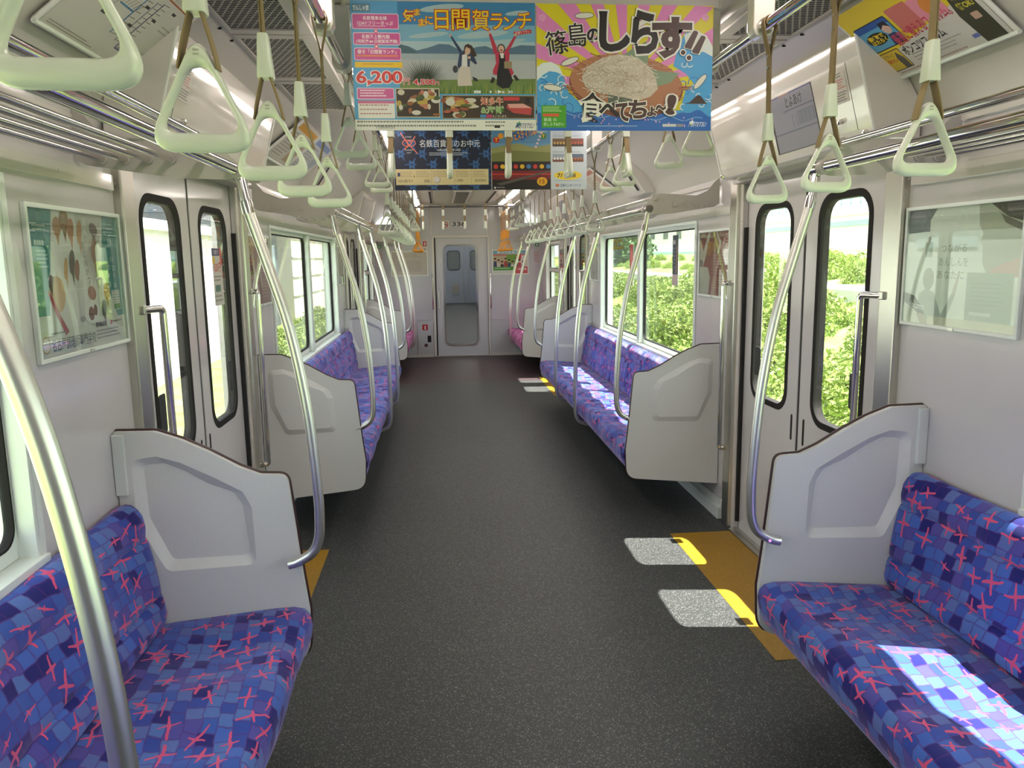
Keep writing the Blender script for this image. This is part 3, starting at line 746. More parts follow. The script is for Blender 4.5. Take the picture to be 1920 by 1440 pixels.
def strap_proto(name, length, mh, mb, sl=.070):
    """length = rail centre down to the bottom of the handle; origin at the rail centre"""
    t = thing(name, 'hand strap', 'hand strap', (0, 0, 0)); zb = -length
    h = handle_mesh(t, mh); h.location = (0, 0, zb)
    ap = zb+.136; s0 = ap+.030; s1 = s0+sl
    W = (0, .021, 0)
    m = MB(); halves = []
    for sg in (1, -1):
        low = (smooth_path([(sg*.024, 0, ap-.036), (sg*.019, 0, ap-.012), (sg*.0125, 0, ap+.012), (sg*.006, 0, s0+.004)], 4))
        zc = -.075 if length > .35 else -.04
        top = [(sg*.0016, 0, s1-.004), (sg*.0016, 0, (s1+zc)/2), (sg*.002, 0, zc-.01), (sg*.010, 0, zc+.028), (sg*.0178, 0, -.008), (sg*.0178, 0, .004), (sg*.0125, 0, .0135), (0, 0, .0182)]
        if s1 > zc-.02: top = [(sg*.003, 0, s1-.004), (sg*.010, 0, (s1)*.5), (sg*.0178, 0, -.006), (sg*.0178, 0, .004), (sg*.0125, 0, .0135), (0, 0, .0182)]
        halves.append(low+smooth_path(top, 4))
    m.ribbon(halves[0]+halves[1][::-1][1:], W, .0022)
    m.build('belt', mb, t, smooth=40)
    if True:
        m = MB(); V = []
        for z, a, b in ((s0, .0125, .0150), (s0+.002, .0130, .0155), (s1-.002, .0085, .0140), (s1, .0080, .0135)):
            V += [(x, y, z) for x, y in rrect(-a, a, -b, b, .005, 3)]
        n = len(V)//4; F = [(j*n+k, j*n+(k+1) % n, (j+1)*n+(k+1) % n, (j+1)*n+k) for j in range(3) for k in range(n)]+[tuple(range(n)), tuple(3*n+k for k in range(n))]
        m.add(V, F); m.build('sleeve', mh, t, smooth=40)
    if length > .4:
        m = MB()
        for z in (-.085, -.115): m.tube([(-.0045, 0, z), (.0045, 0, z)], .004, 8)
        m.build('rivet', M['steel'], t)
    return t
LONG, SHORT, ORA = PZ-1.62, PZ-1.815, PZ-1.575
pl = strap_proto('hand_strap', LONG, M['strap'], M['belt']); ps = strap_proto('hand_strap', SHORT, M['strap'], M['belt']); pz = strap_proto('hand_strap', ORA, M['orange'], M['belto'], .12)
used = set()
def put(proto, x, y, label, group, rz=0):
    o = proto if proto.name not in used else copy_tree(proto)
    if o is proto: used.add(proto.name)
    o.location = (x, y, PZ); rg = random.Random(int(y*1000+x*77)); o.rotation_euler = (rg.uniform(-.02, .02), rg.uniform(-.02, .02), rz+rg.uniform(-.05, .05))
    o['label'] = label; o['category'] = 'hand strap'; o['group'] = group
    return o
ys = [.68, 1.05, 1.40, 1.76, 2.12]
for i, y in enumerate(ys):
    put(pl, -PX, y, 'white triangular hand strap on long belt, %s from the camera in the left near row' % ORD[i], 'hand straps over the left near bench')
for i, y in enumerate(ys[2:]):
    put(pl, PR, y, 'white triangular hand strap on long belt, %s from the camera in the right near row' % ORD[i], 'hand straps over the right near bench')
for k, off in ((0, 0), (1, 5.66)):
    for s in (1, -1):
        for i, y in enumerate((2.69, 3.04, 3.77, 4.08)):
            put(ps, s*(PR if s > 0 else PX), y+off, 'short white hand strap, %s of four beside the %s %s doors' % (ORD[i], ORD[k], SIDE[s]), 'short hand straps beside the %s %s doors' % (ORD[k], SIDE[s]))
    for i, x in enumerate((-.475, -.235, .012, .260, .508)):
        put(ps, x, (3.36, 9.35)[k], 'white hand strap seen edge-on, %s from the left on the %s cross rail' % (ORD[i], ORD[k]), 'hand straps on the %s cross rail' % ORD[k], pi/2)
for s in (1, -1):
    for i in range(10):
        put(pl, s*(PR if s > 0 else PX), 4.51+i*.3555, 'white hand strap on long brown belt, %s of ten over the %s middle bench' % (ORD[i], SIDE[s]), 'hand straps over the %s middle bench' % SIDE[s])
    for i in range(7):
        put(pz, s*(PR if s > 0 else PX), 10.12+i*.215, 'orange priority-seat hand strap, %s of seven over the %s pink bench' % (ORD[i], SIDE[s]), 'orange hand straps over the %s pink bench' % SIDE[s])

# ------------------------------------------------------------------ ceiling fittings
for s in (1, -1):
    x = s*.578
    for i, (y0, y1) in enumerate(((-1.4, .2), (.4, 1.2), (1.25, 2.1), (2.66, 3.45), (3.55, 4.35), (4.55, 5.25), (5.3, 6.0), (6.2, 7.0), (7.1, 7.8), (8.5, 9.8), (10.1, 11.1))):
        t = thing('ceiling_light', 'fluorescent ceiling light, %s of the %s row counted from the near end' % (ORD[i], SIDE[s]), 'ceiling light', (x, (y0+y1)/2, 2.24), 'fluorescent lights of the %s row' % SIDE[s])
        m = MB(); m.box(x-.045, x+.045, y0-.02, y1+.02, 2.226, 2.264); m.build('housing', M['plate'], t, smooth=0, bevel=.004)
        m = MB(); V = [(x+.031*cos(a), y, 2.227-.029*sin(a)) for y in (y0, y1) for a in [pi*k/8 for k in range(9)]]
        m.add(V, [(k, k+1, 10+k, 9+k) for k in range(8)]+[tuple(range(9)), tuple(range(9, 18)), (0, 9, 17, 8)]); m.build('tube_cover', M['tube'], t, smooth=60)
    # perforated air grilles
    for i, y0 in enumerate((.99, 1.58, 2.17, 2.86, 3.555)):
        xa, xb, L = .735, .945, .585
        t = thing('air_grille', 'perforated ceiling air grille, %s from the camera on the %s' % (ORD[i], SIDE[s]), 'air grille', (s*.84, y0+L/2, 2.236), 'perforated air grilles on the %s' % SIDE[s])
        m = MB(); m.box(*sorted((s*xa, s*xb)), y0, y0+L, 2.2345, 2.2365); m.build('backing', M['dark'], t, smooth=0)
        m = MB()
        for (a, b, c, d) in ((xa-.045, xa, y0-.045, y0+L+.045), (xb, xb+.012, y0-.045, y0+L+.045), (xa, xb, y0-.045, y0), (xa, xb, y0+L, y0+L+.045)):
            m.box(*sorted((s*a, s*b)), c, d, 2.2285, 2.2375)
        m.build('frame', M['ceil'], t, smooth=0)
        m = MB(); ny = 34; nx = 9; py = L/ny; px = (xb-xa)/nx
        for j in range(ny+1): m.box(*sorted((s*xa, s*xb)), y0+j*py-.0016, y0+j*py+.0016, 2.2335, 2.2345)
        for j in range(ny):
            for k in range(nx+1):
                xx = xa+(k+(j % 3)/3)*px
                if xx < xb: m.box(*sorted((s*(xx-.0018), s*(xx+.0018))), y0+j*py, y0+(j+1)*py, 2.2336, 2.2345)
        m.build('mesh', M['ceil'], t, smooth=0)
        for y in (y0+.02, y0+L-.02): m = MB(); m.tube([(s*(xb+.03), y, 2.2375), (s*(xb+.03), y, 2.2255)], .007, 6); m.build('latch', M['gasket'], t, smooth=0)
for i, y0 in enumerate((4.6, 7.0, 9.3)):
    t = thing('ceiling_fan_slot', 'slotted air outlet along the middle of the ceiling, %s from the camera' % ORD[i], 'air outlet', (0, y0+1.0, 2.262), 'slotted air outlets in the ceiling')
    m = MB(); m.box(-.105, .105, y0, y0+2.0, 2.250, 2.2625); m.build('frame', M['header'], t, smooth=0, bevel=.003)
    m = MB(); m.box(-.078, .078, y0+.05, y0+1.95, 2.2488, 2.2502); m.build('slots', M['dark'], t, smooth=0)
    m = MB()
    for k in range(14): m.box(-.078, .078, y0+.05+k*.145, y0+.068+k*.145, 2.2472, 2.2488)
    for q in range(8): m.box(-.079+q*.0222, -.0755+q*.0222, y0+.05, y0+1.95, 2.2474, 2.2488)
    m.build('slot_bars', M['ceil'], t, smooth=0)
    for sx in (-1, 1):
        m = MB(); m.box(*sorted((sx*.375, sx*.40)), y0, y0+2.0, 2.255, 2.2625)
        for k in range(26): m.box(*sorted((sx*.374, sx*.401)), y0+.02+k*.076, y0+.08+k*.076, 2.2535, 2.2551, 1)
        m.build('side_slot', [M['header'], M['dark']], t, smooth=0)
        m = MB(); m.box(*sorted((sx*.14, sx*.345)), y0+.03, y0+1.97, 2.257, 2.2625); m.build('panel', M['ceil'], t, smooth=0, bevel=.004)

# ------------------------------------------------------------------ gloss boxes above the doors
HB, HT = (1.12, 1.848), (1.03, 2.172)
def hpt(s, y, q, lift=0):
    n = Vector((-(HT[1]-HB[1]), 0, (HT[0]-HB[0]))).normalized()
    x = HB[0]+(HT[0]-HB[0])*q+n.x*lift; z = HB[1]+(HT[1]-HB[1])*q+n.z*lift
    return (s*x, y, z)
def header(s, y0, y1, label, screen):
    h = thing('door_header_box', label, 'door engine cover', (s*1.25, (y0+y1)/2, 1.85))
    m = MB(); sec = rpoly([(1.262, 1.848), (HB[0], HB[1]), (HT[0], HT[1]), (1.055, 2.168), (1.203, 2.048), (1.252, 1.965), (1.262, 1.93)], [.002, .014, .01, .01, .002, .002, .002], 3)
    m.plate(sec, [], lambda x, z, t: (s*x, t, z), y0, y1); m.build('cover', M['header'], h, smooth=25)
    for yy in (y0+.005, y1-.005):
        m = MB(); m.tube([hpt(s, yy, .02, .002), hpt(s, yy, .98, .002)], .005, 6); m.build('edge_bead', M['white'], h)
    def strip(ya, yb, qa, qb, lift, mt, nm):
        m = MB(); P = [hpt(s, ya, qa, lift), hpt(s, yb, qa, lift), hpt(s, yb, qb, lift), hpt(s, ya, qb, lift)]; P0 = [hpt(s, ya, qa, 0), hpt(s, yb, qa, 0), hpt(s, yb, qb, 0), hpt(s, ya, qb, 0)]
        m.add(P+P0, [(0, 1, 2, 3), (0, 1, 5, 4), (1, 2, 6, 5), (2, 3, 7, 6), (3, 0, 4, 7), (4, 5, 6, 7)]); return m.build(nm, mt, h, smooth=0)
    strip(y0+.10, y0+.102, .12, .78, .0006, M['gasket'], 'hatch_gap'); strip(y0+.10, y1-.10, .118, .123, .0006, M['plate'], 'hatch_gap')
    for yy, q in ((y0+.05, .08), (y0+.19, .25), (y1-.03, .06)):
        m = MB(); a = Vector(hpt(s, yy, q, 0)); b = Vector(hpt(s, yy, q, .014)); m.tube([a, b], [.009, .009], 12); bb = b+(b-a)*.25; m.tube([b, bb], [.009, .004], 12); m.build('lock_knob', M['chrome'], h)
    dv = Vector(hpt(s, 0, 1))-Vector(hpt(s, 0, 0)); Ht = dv.length
    def canv(ya, yb, qa, qb, W, H, base, lift):
        yl, yr = (yb, ya) if s > 0 else (ya, yb)
        return Canvas(hpt(s, yl, qb, lift), (0, -s, 0), dv, abs(yb-ya), (qb-qa)*Ht, W, H, base)
    c = canv(y0+.115, y0+.215, .42, .72, 100, 100, (205, 198, 188), .0015)
    c.lines(6, 4, 94, 20, 2, (90, 85, 85), 4); c.lines(6, 24, 94, 58, 4, (205, 110, 100), 5); c.lines(6, 64, 94, 98, 4, (110, 105, 105), 6)
    c.build('notice', h)
    if screen:
        c = canv(y0+.345, y0+.715, .11, .755, 370, 215, (22, 14, 30), .002)
        c.rect(16, 4, 368, 213, (138, 136, 150)); c.rect(16, 0, 368, 5, (86, 80, 140)); c.rect(100, 0, 190, 5, (170, 120, 120))
        c.rect(120, 62, 368, 66, (90, 90, 112)); c.rect(230, 78, 366, 128, (116, 118, 134)); c.rect(16, 140, 368, 146, (104, 106, 126))
        for k in range(6): c.rect(180+k*30, 84, 192+k*30, 132, (122, 124, 142))
        c.text('とよあけ', 150, 14, 286, 54, (34, 32, 44), bold=.01)
        c.ell(34, 176, 13, 11, (190, 90, 90)); c.rect(16, 146, 366, 213, (140, 138, 150))
        c.build('display', h)
    return h
for k, (a, b) in enumerate(DOORS):
    for s in (1, -1):
        header(s, a-.145, b-.085, 'glossy white cover above the %s %s doors%s' % (ORD[k], SIDE[s], ' with station name display' if (s > 0) else ''), s > 0)

# ------------------------------------------------------------------ posters
def hanger(y, label):
    m = MB(); m.box(-.535, .535, y-.009, y+.009, 2.183, 2.222)
    for x in (-.535, .535): m.box(x-.005, x+.005, y-.012, y+.012, 2.18, 2.225)
    for x in (-.3, .3): m.box(x-.012, x+.012, y-.004, y+.004, 2.22, 2.262)
    return tag(m.build('poster_hanger', M['plate'], smooth=0, bevel=.002), label, 'poster hanger')
YP1, YP2 = 2.3256, 4.2907
hanger(YP1, 'grey rail holding the two nearest hanging posters'); hanger(YP2, 'grey rail holding the navy gift poster and festival poster')
TOP, PH, PW = 2.190, .345, .513
BLU = (52, 128, 186)
# --- lunch trip poster
c = Canvas((-.516, YP1-.0095, TOP), (1, 0, 0), (0, 0, 1), PW, PH, 1830, 1255, (88, 160, 210))
c.rect(0, 0, 1830, 260, (58, 128, 180)); c.rect(0, 220, 1830, 440, (120, 170, 200)); c.rect(460, 380, 1830, 520, (168, 190, 200))
for x, y, a, b in ((900, 60, 220, 35), (1650, 100, 120, 22), (1300, 310, 260, 34), (760, 320, 200, 24), (1500, 380, 240, 22)): c.ell(x, y, a, b, (165, 188, 198), 16, -6)
c.poly([(460, 410), (560, 430), (640, 470), (760, 440), (860, 405), (960, 410), (1080, 470), (1250, 430), (1330, 420), (1420, 460), (1580, 440), (1680, 410), (1830, 415), (1830, 510), (460, 530)], (84, 112, 138))
c.poly([(460, 405), (540, 430), (640, 490), (760, 530), (460, 540)], (70, 100, 112))
c.rect(460, 500, 1830, 830, (176, 178, 182)); c.rect(460, 500, 1830, 560, (158, 170, 180))
c.poly([(460, 760), (1830, 740), (1830, 890), (460, 890)], (112, 132, 72))
rg = random.Random(5)
for k in range(70):
    x = 860+rg.random()*960; h = 40+rg.random()*90; c.poly([(x-9, 890), (x+rg.uniform(-25, 25), 880-h), (x+9, 890)], [(92, 124, 52), (128, 150, 66), (74, 104, 50), (150, 140, 70)][k % 4])
for k in range(34):
    a = radians(180+k*180/33); L = 190+60*rg.random(); x = 680+cos(a)*L*1.35; y = 780+sin(a)*L; c.poly([(690-8, 800), (x, y), (690+14, 800)], [(36, 52, 30), (58, 74, 40), (28, 40, 26)][k % 3])
c.rect(0, 0, 460, 1255, (88, 160, 210))
c.rect(14, 30, 190, 105, (60, 110, 140), 6); c.rect(18, 34, 186, 101, (92, 134, 156), 5); c.text('でんしゃ旅', 24, 42, 180, 94, (226, 232, 234), bold=.02)
def box(x0, y0, x1, y1): c.rect(x0, y0, x1, y1, (230, 200, 220), 18); c.rect(x0+8, y0+8, x1-8, y1-8, (206, 84, 152), 14)
box(10, 122, 470, 272); c.text('名鉄電車全線', 118, 146, 352, 184, (248, 236, 240), bold=.01); c.text('1DAYフリーきっぷ', 64, 196, 412, 232, (248, 236, 240), bold=.01); c.lines(70, 238, 410, 256, 1, (235, 190, 215), 3)
box(16, 302, 480, 424); c.text('名鉄海上観光船', 100, 322, 376, 362, (248, 236, 240), bold=.01); c.text('(河和港⇔日間賀島港間)', 46, 370, 452, 410, (248, 236, 240), bold=.01)
box(20, 448, 484, 572); c.text('昼食「日間賀ランチ」', 54, 466, 434, 508, (248, 236, 240), bold=.01); c.lines(44, 520, 460, 550, 1, (240, 150, 60), 2)
for y in (290, 436): c.ell(242, y, 20, 20, (226, 90, 120)); c.rect(230, y-4, 254, y+4, (250, 230, 235)); c.rect(238, y-12, 246, y+12, (250, 230, 235))
c.rect(22, 586, 490, 640, (238, 190, 24)); c.lines(100, 600, 420, 626, 1, (200, 150, 20), 6)
c.text('6,200', 36, 676, 482, 806, (214, 66, 66), bold=.03, outline=((250, 238, 236), .07)); c.text('円', 496, 740, 556, 804, (206, 50, 60), bold=.005, outline=((250, 238, 236), .04))
c.text('4,500', 594, 754, 806, 812, (206, 50, 60), bold=.03, outline=((250, 238, 236), .07)); c.text('円', 812, 772, 852, 810, (206, 50, 60), bold=.005, outline=((250, 238, 236), .04))
for x0, y0, x1, y1, cc, oc in ((520, 70, 640, 200, 0, 0), ): pass
GOLD, RED = (244, 204, 20), (184, 42, 26)
for t, b in (('気', (514, 80, 632, 196)), ('ま', (622, 72, 682, 134)), ('ま', (664, 166, 730, 236)), ('に', (734, 140, 806, 220))): c.text(t, *b, GOLD, bold=.012, outline=(RED, .055))
for t, b in (('日', (828, 80, 960, 262)), ('間', (996, 74, 1172, 268)), ('賀', (1200, 74, 1366, 268)), ('ラ', (1384, 110, 1500, 258)), ('ン', (1512, 140, 1640, 262)), ('チ', (1652, 96, 1790, 250))): c.text(t, *b, GOLD, bold=.006, outline=(RED, .045))
c.poly([(1612, 282), (1788, 256), (1794, 292), (1618, 318)], (196, 48, 44)); c.text('日帰りプラン', 1630, 272, 1776, 302, (250, 236, 230), rot=-7)
# jumping travellers
def fig1():
    sk = (206, 168, 148)
    c.poly([(972, 330), (990, 326), (1094, 476), (1070, 500)], (44, 58, 92)); c.ell(976, 322, 12, 16, sk)
    c.poly([(1040, 610), (1062, 500), (1120, 470), (1190, 480), (1238, 590), (1224, 604), (1168, 560), (1160, 660), (1046, 640)], (46, 60, 94))
    c.poly([(1090, 510), (1140, 500), (1140, 630), (1080, 630)], (214, 212, 214)); c.ell(1140, 468, 34, 42, sk)
    c.poly([(1100, 500), (1116, 420), (1150, 402), (1190, 420), (1222, 480), (1238, 520), (1200, 530), (1178, 500), (1172, 450), (1130, 432), (1120, 490)], (62, 44, 36)); c.ell(1142, 470, 24, 30, sk)
    c.poly([(1066, 625), (1160, 625), (1186, 810), (1040, 815), (1036, 740)], (206, 192, 184)); c.ell(1018, 650, 26, 36, (58, 58, 66)); c.poly([(1186, 720), (1236, 740), (1246, 770), (1200, 762)], (52, 48, 52)); c.ell(1160, 536, 16, 14, sk)
def fig2():
    sk = (206, 168, 148)
    c.poly([(1360, 300), (1382, 296), (1440, 430), (1446, 500), (1412, 500)], (186, 52, 78)); c.poly([(1620, 318), (1642, 326), (1580, 440), (1540, 500), (1520, 470)], (186, 52, 78)); c.ell(1368, 292, 12, 14, sk); c.ell(1628, 312, 12, 14, sk)
    c.poly([(1420, 480), (1570, 480), (1560, 590), (1610, 680), (1580, 720), (1400, 700), (1396, 660), (1430, 590)], (188, 54, 80))
    c.poly([(1462, 500), (1520, 500), (1524, 560), (1600, 760), (1560, 830), (1490, 838), (1432, 800), (1440, 680), (1462, 580)], (26, 24, 30)); c.poly([(1470, 490), (1512, 490), (1506, 540), (1480, 540)], (222, 216, 214))
    c.ell(1484, 444, 40, 44, (56, 42, 38)); c.ell(1484, 448, 30, 36, sk); c.ell(1484, 462, 12, 10, (160, 70, 70)); c.rect(1512, 570, 1590, 640, (150, 132, 104), 8)
    c.poly([(1364, 780), (1390, 722), (1420, 740), (1400, 784)], (40, 34, 36)); c.poly([(1600, 712), (1624, 700), (1666, 752), (1630, 762)], (40, 34, 36))
fig1(); fig2()
c.rect(1200, 858, 1270, 886, (220, 224, 220)); c.text('4  1▶6  30', 1356, 852, 1594, 888, (244, 244, 240), bold=.015)
c.rect(30, 836, 400, 950, (232, 200, 218), 16); c.rect(38, 844, 392, 942, (206, 96, 156), 12); c.lines(62, 856, 372, 934, 3, (246, 226, 236), 8)
c.rect(36, 970, 400, 1136, (226, 222, 216)); c.rect(36, 962, 400, 990, (206, 110, 150)); c.lines(54, 1000, 384, 1126, 3, (176, 120, 126), 9, .25)
c.rect(412, 838, 852, 1126, (206, 196, 170)); c.rect(420, 848, 844, 1118, (58, 44, 34))
for k in range(34): x, y = 440+rg.random()*385, 866+rg.random()*232; c.ell(x, y, 16+rg.random()*34, 12+rg.random()*22, [(206, 192, 170), (150, 96, 62), (186, 160, 74), (212, 204, 196), (74, 92, 50), (188, 120, 96)][k % 6], 12)
c.rect(878, 906, 1818, 1136, (176, 140, 66)); c.rect(884, 912, 1812, 1130, (66, 50, 40))
for k in range(30): x, y = 905+rg.random()*330, 930+rg.random()*180; c.ell(x, y, 20+rg.random()*42, 14+rg.random()*26, [(198, 178, 140), (142, 84, 56), (186, 152, 74), (210, 202, 190), (88, 100, 56), (176, 96, 70)][k % 6], 12)
c.text('知多牛', 1270, 924, 1494, 1000, (206, 74, 44), bold=.006, outline=((240, 226, 200), .04)); c.text('&海鮮', 1270, 1012, 1500, 1086, (96, 160, 60), bold=.006, outline=((236, 232, 210), .04))
c.rect(1260, 1096, 1320, 1126, (70, 140, 190)); c.rect(1322, 1096, 1380, 1126, (196, 60, 110)); c.text('もございます。', 1386, 1098, 1536, 1124, (236, 226, 210)); c.rect(1500, 920, 1664, 956, (206, 60, 70))
c.poly([(1540, 990), (1700, 986), (1790, 1030), (1780, 1100), (1600, 1080), (1530, 1030)], (190, 70, 72)); c.poly([(1540, 990), (1700, 986), (1790, 1030), (1560, 1030)], (222, 160, 156)); c.rect(1724, 924, 1770, 990, (40, 34, 34))
c.rect(0, 1148, 1830, 1255, (226, 224, 218)); c.lines(20, 1160, 1270, 1240, 2, (128, 126, 124), 12, .4); c.lines(1310, 1164, 1560, 1236, 2, (128, 126, 124), 13, .4); c.rect(1402, 1206, 1460, 1230, (40, 40, 40), 4); c.text('名古屋鉄道株式会社', 204, 1204, 398, 1236, (84, 84, 88))
c.poly([(1610, 1226), (1640, 1190), (1622, 1182), (1650, 1178), (1660, 1160), (1668, 1182), (1690, 1184), (1672, 1196), (1676, 1214), (1656, 1200)], (60, 140, 110)); c.text('MEITETSU', 1626, 1186, 1806, 1234, (48, 66, 128), bold=.005, skew=.35)
tag(c.build('hanging_poster'), 'hanging lunch trip poster with two jumping women and pink boxes', 'poster')

# --- whitebait poster
c = Canvas((.001, YP1-.0095, TOP-.001), (1, 0, 0), (0, 0, 1), PW, PH, 1835, 1295, (222, 206, 26))
oc = (930, 820); cols = ((226, 134, 196), (222, 206, 26))
for k in range(22):
    a0, a1 = radians(180+k*180/22), radians(180+(k+1)*180/22)
    if k % 2: continue
    P = [oc]
    for a in (a0, a1):
        L = min(abs(oc[0]/cos(a)) if abs(cos(a)) > 1e-6 else 1e9, abs(oc[1]/sin(a)) if abs(sin(a)) > 1e-6 else 1e9, 1400); P.append((oc[0]+cos(a)*L, oc[1]+sin(a)*L))
    c.poly(P, cols[0])
SEA, FOAM, DEEP = (74, 162, 222), (226, 232, 232), (40, 104, 190)
c.poly([(0, 640), (60, 600), (150, 590), (230, 640), (280, 760), (330, 900), (500, 1050), (900, 1080), (1835, 1080), (1835, 1295), (0, 1295)], SEA)
c.poly([(0, 640), (60, 596), (150, 586), (230, 630), (270, 720), (200, 690), (130, 680), (60, 720), (0, 780)], FOAM)
c.poly([(1420, 620), (1470, 420), (1540, 280), (1640, 250), (1760, 310), (1835, 420), (1835, 1090), (1500, 1080), (1560, 860), (1640, 800), (1560, 700)], SEA)
c.poly([(1530, 300), (1640, 244), (1770, 306), (1835, 420), (1835, 520), (1740, 470), (1660, 480), (1600, 420), (1550, 410)], FOAM)
rg = random.Random(11)
for k in range(30):
    x, y = (rg.uniform(20, 320), rg.uniform(700, 1060)) if k % 2 else (rg.uniform(1500, 1810), rg.uniform(460, 1050)); r = rg.uniform(22, 60); a0 = rg.uniform(0, 6)
    c.line([(x+r*cos(a0+q*.45), y+r*sin(a0+q*.45)) for q in range(9)], 9, FOAM if k % 3 else (44, 120, 200))
c.poly([(0, 1120)]+[(x, 1110+26*sin(x/70)-18*sin(x/33)) for x in range(0, 1836, 30)]+[(1835, 1295), (0, 1295)], DEEP)
for k in range(9): c.line([(x, 1105+k*9+24*sin(x/60+k)) for x in range(40+k*190, 240+k*190, 20)], 6, (150, 198, 234))
c.ell(930, 830, 600, 330, (120, 66, 44), 40, 6); c.ell(930, 800, 590, 300, (176, 116, 82), 40, 6)
for k in range(90):
    a = rg.uniform(0, 2*pi); x, y = 930+560*cos(a), 800+270*sin(a); L = rg.uniform(60, 170); b = a*.6+rg.uniform(-.4, .4); c.line([(x, y), (x+L*cos(b)*(1 if cos(a) > 0 else 1), y+L*.5*sin(b))] if cos(a) > -.2 else [(x, y), (x-L, y-L*.35+rg.uniform(-20, 20))], 7, [(176, 104, 70), (140, 80, 56), (200, 140, 104)][k % 3])
c.poly([(880, 520), (1000, 440), (1130, 370), (1160, 420), (1150, 590), (1000, 620)], (128, 146, 122)); c.poly([(1180, 660), (1330, 680), (1490, 690), (1400, 790), (1200, 850)], (130, 150, 122)); c.poly([(730, 900), (900, 860), (1010, 1000), (740, 1010)], (88, 100, 86))
c.poly([(460, 740), (540, 620), (680, 540), (860, 500), (1050, 540), (1180, 640), (1240, 760), (1260, 860), (1180, 940), (1060, 980), (860, 940), (640, 900), (500, 840)], (206, 190, 174))
for k in range(240):
    a = rg.uniform(0, 2*pi); q = sqrt(rg.random()); x, y = 860+400*q*cos(a), 750+230*q*sin(a); b = rg.uniform(0, pi); L = rg.uniform(24, 70)
    c.line([(x-L*cos(b), y-L*sin(b)*.6), (x+8*sin(b), y+8*cos(b)), (x+L*cos(b), y+L*sin(b)*.6)], 6, [(232, 222, 210), (188, 166, 148), (218, 206, 192), (168, 148, 132)][k % 4])
INK, INK2, WO_ = (26, 18, 18), (72, 44, 40), (236, 232, 224)
for t, b, r, col in (('篠', (90, 270, 320, 510), -8, INK), ('島', (320, 190, 510, 430), -6, INK), ('の', (520, 250, 640, 370), -4, INK), ('し', (660, 90, 950, 460), 0, INK), ('ら', (990, 80, 1240, 480), 0, INK), ('す', (1210, 140, 1590, 520), 0, INK2)):
    c.text(t, *b, col, rot=r, bold=.006 if t in '篠島' else .045, outline=(WO_, .035 if t in '篠島' else .085))
for x, y in ((1590, 370), (1670, 420)):
    for w, col in ((86, WO_), (56, INK2)): c.poly(rpoly([(x+50-w*.2, y-100-w*.3), (x+50+w*.7, y-90-w*.2), (x-10+w*.4, y+70+w*.2), (x-50-w*.3, y+50+w*.2)], 20, 4), col)
for x, y in ((1518, 482), (1582, 536)): c.ell(x, y, 36, 36, WO_); c.ell(x, y, 25, 25, INK2)
for t, b, r, col in (('食', (440, 900, 690, 1200), 4, INK), ('べ', (650, 1000, 850, 1140), 0, INK), ('て', (820, 1010, 960, 1190), 0, INK2), ('ち', (960, 980, 1140, 1160), 0, INK2), ('ょ', (1150, 1050, 1240, 1140), 0, INK2), ('〜', (1240, 1030, 1350, 1080), -8, INK2), ('!', (1370, 930, 1430, 1120), 8, INK2)):
    c.text(t, *b, col, rot=r, bold=.012 if t == '食' else .04, outline=(WO_, .05 if t == '食' else .085))
for x, y, r in ((490, 115, -4), (340, 580, -22), (160, 850, 8), (1710, 780, -50)):
    c.ell(x, y, 100, 34, (70, 60, 56), 20, r); c.ell(x, y, 94, 28, (226, 222, 212), 20, r)
for x, y in ((62, 140), (1750, 120)): 
    for k in range(5): c.ell(x+22*cos(k*1.257), y+22*sin(k*1.257), 17, 17, (232, 160, 206), 10)
c.poly([(1540, 1010), (1600, 996), (1640, 960), (1680, 920), (1720, 930), (1760, 980), (1790, 1012)], (66, 48, 44))
c.rect(44, 1030, 300, 1262, (74, 160, 34)); c.lines(60, 1046, 270, 1104, 3, (196, 226, 170), 4); c.rect(60, 1116, 226, 1146, (222, 92, 60)); c.text('篠島 の', 66, 1160, 200, 1196, (236, 246, 226)); c.text('初しらす&かい', 64, 1206, 276, 1244, (236, 246, 226))
c.lines(420, 1240, 1200, 1260, 1, (160, 192, 226), 4); c.rect(1318, 1224, 1462, 1252, (214, 214, 210)); c.rect(1470, 1224, 1536, 1252, (150, 150, 150))
c.poly([(1592, 1240), (1616, 1208), (1600, 1196), (1624, 1196), (1640, 1172), (1640, 1196), (1664, 1200), (1644, 1212), (1646, 1230), (1628, 1216)], (236, 240, 246)); c.text('MEITETSU', 1600, 1204, 1780, 1250, (240, 244, 250), bold=.005, skew=.35)
for k in range(26): c.ell(rg.uniform(330, 1800), rg.uniform(1140, 1250), 7, 10, (226, 170, 206), 6)
tag(c.build('hanging_poster'), 'hanging whitebait poster with pink and yellow rays and waves', 'poster')

# --- navy gift poster
c = Canvas((-.516, YP2-.0095, TOP), (1, 0, 0), (0, 0, 1), PW, PH, 935, 661, (24, 32, 58))
KB = (52, 92, 148)
for i in range(6):
    for j in range(8):
        x, y = i*205+(102 if j % 2 else 0)-34, j*104-10
        for dx, dy in ((-1, 0), (.5, .92), (.5, -.92)):
            for o in (-5, 5): c.line([(x+o*dy, y+o*dx), (x+70*dx+o*dy, y+70*dy+o*dx)], 6, KB)
        for a in (0, 60, 120): c.ell(x, y, 46, 17, (58, 100, 156) if a else (44, 80, 134), 12, a)
        c.ell(x, y, 12, 11, (30, 52, 92), 8)
KR = (224, 122, 100)
c.line([(70, 92), (130, 190), (230, 300)], 9, KR); c.line([(210, 130), (170, 200), (100, 262)], 9, KR)
for dx in (-22, 22): c.line([(150+dx+40*cos(k*.52), 196+30*sin(k*.52)) for k in range(13)], 8, KR)
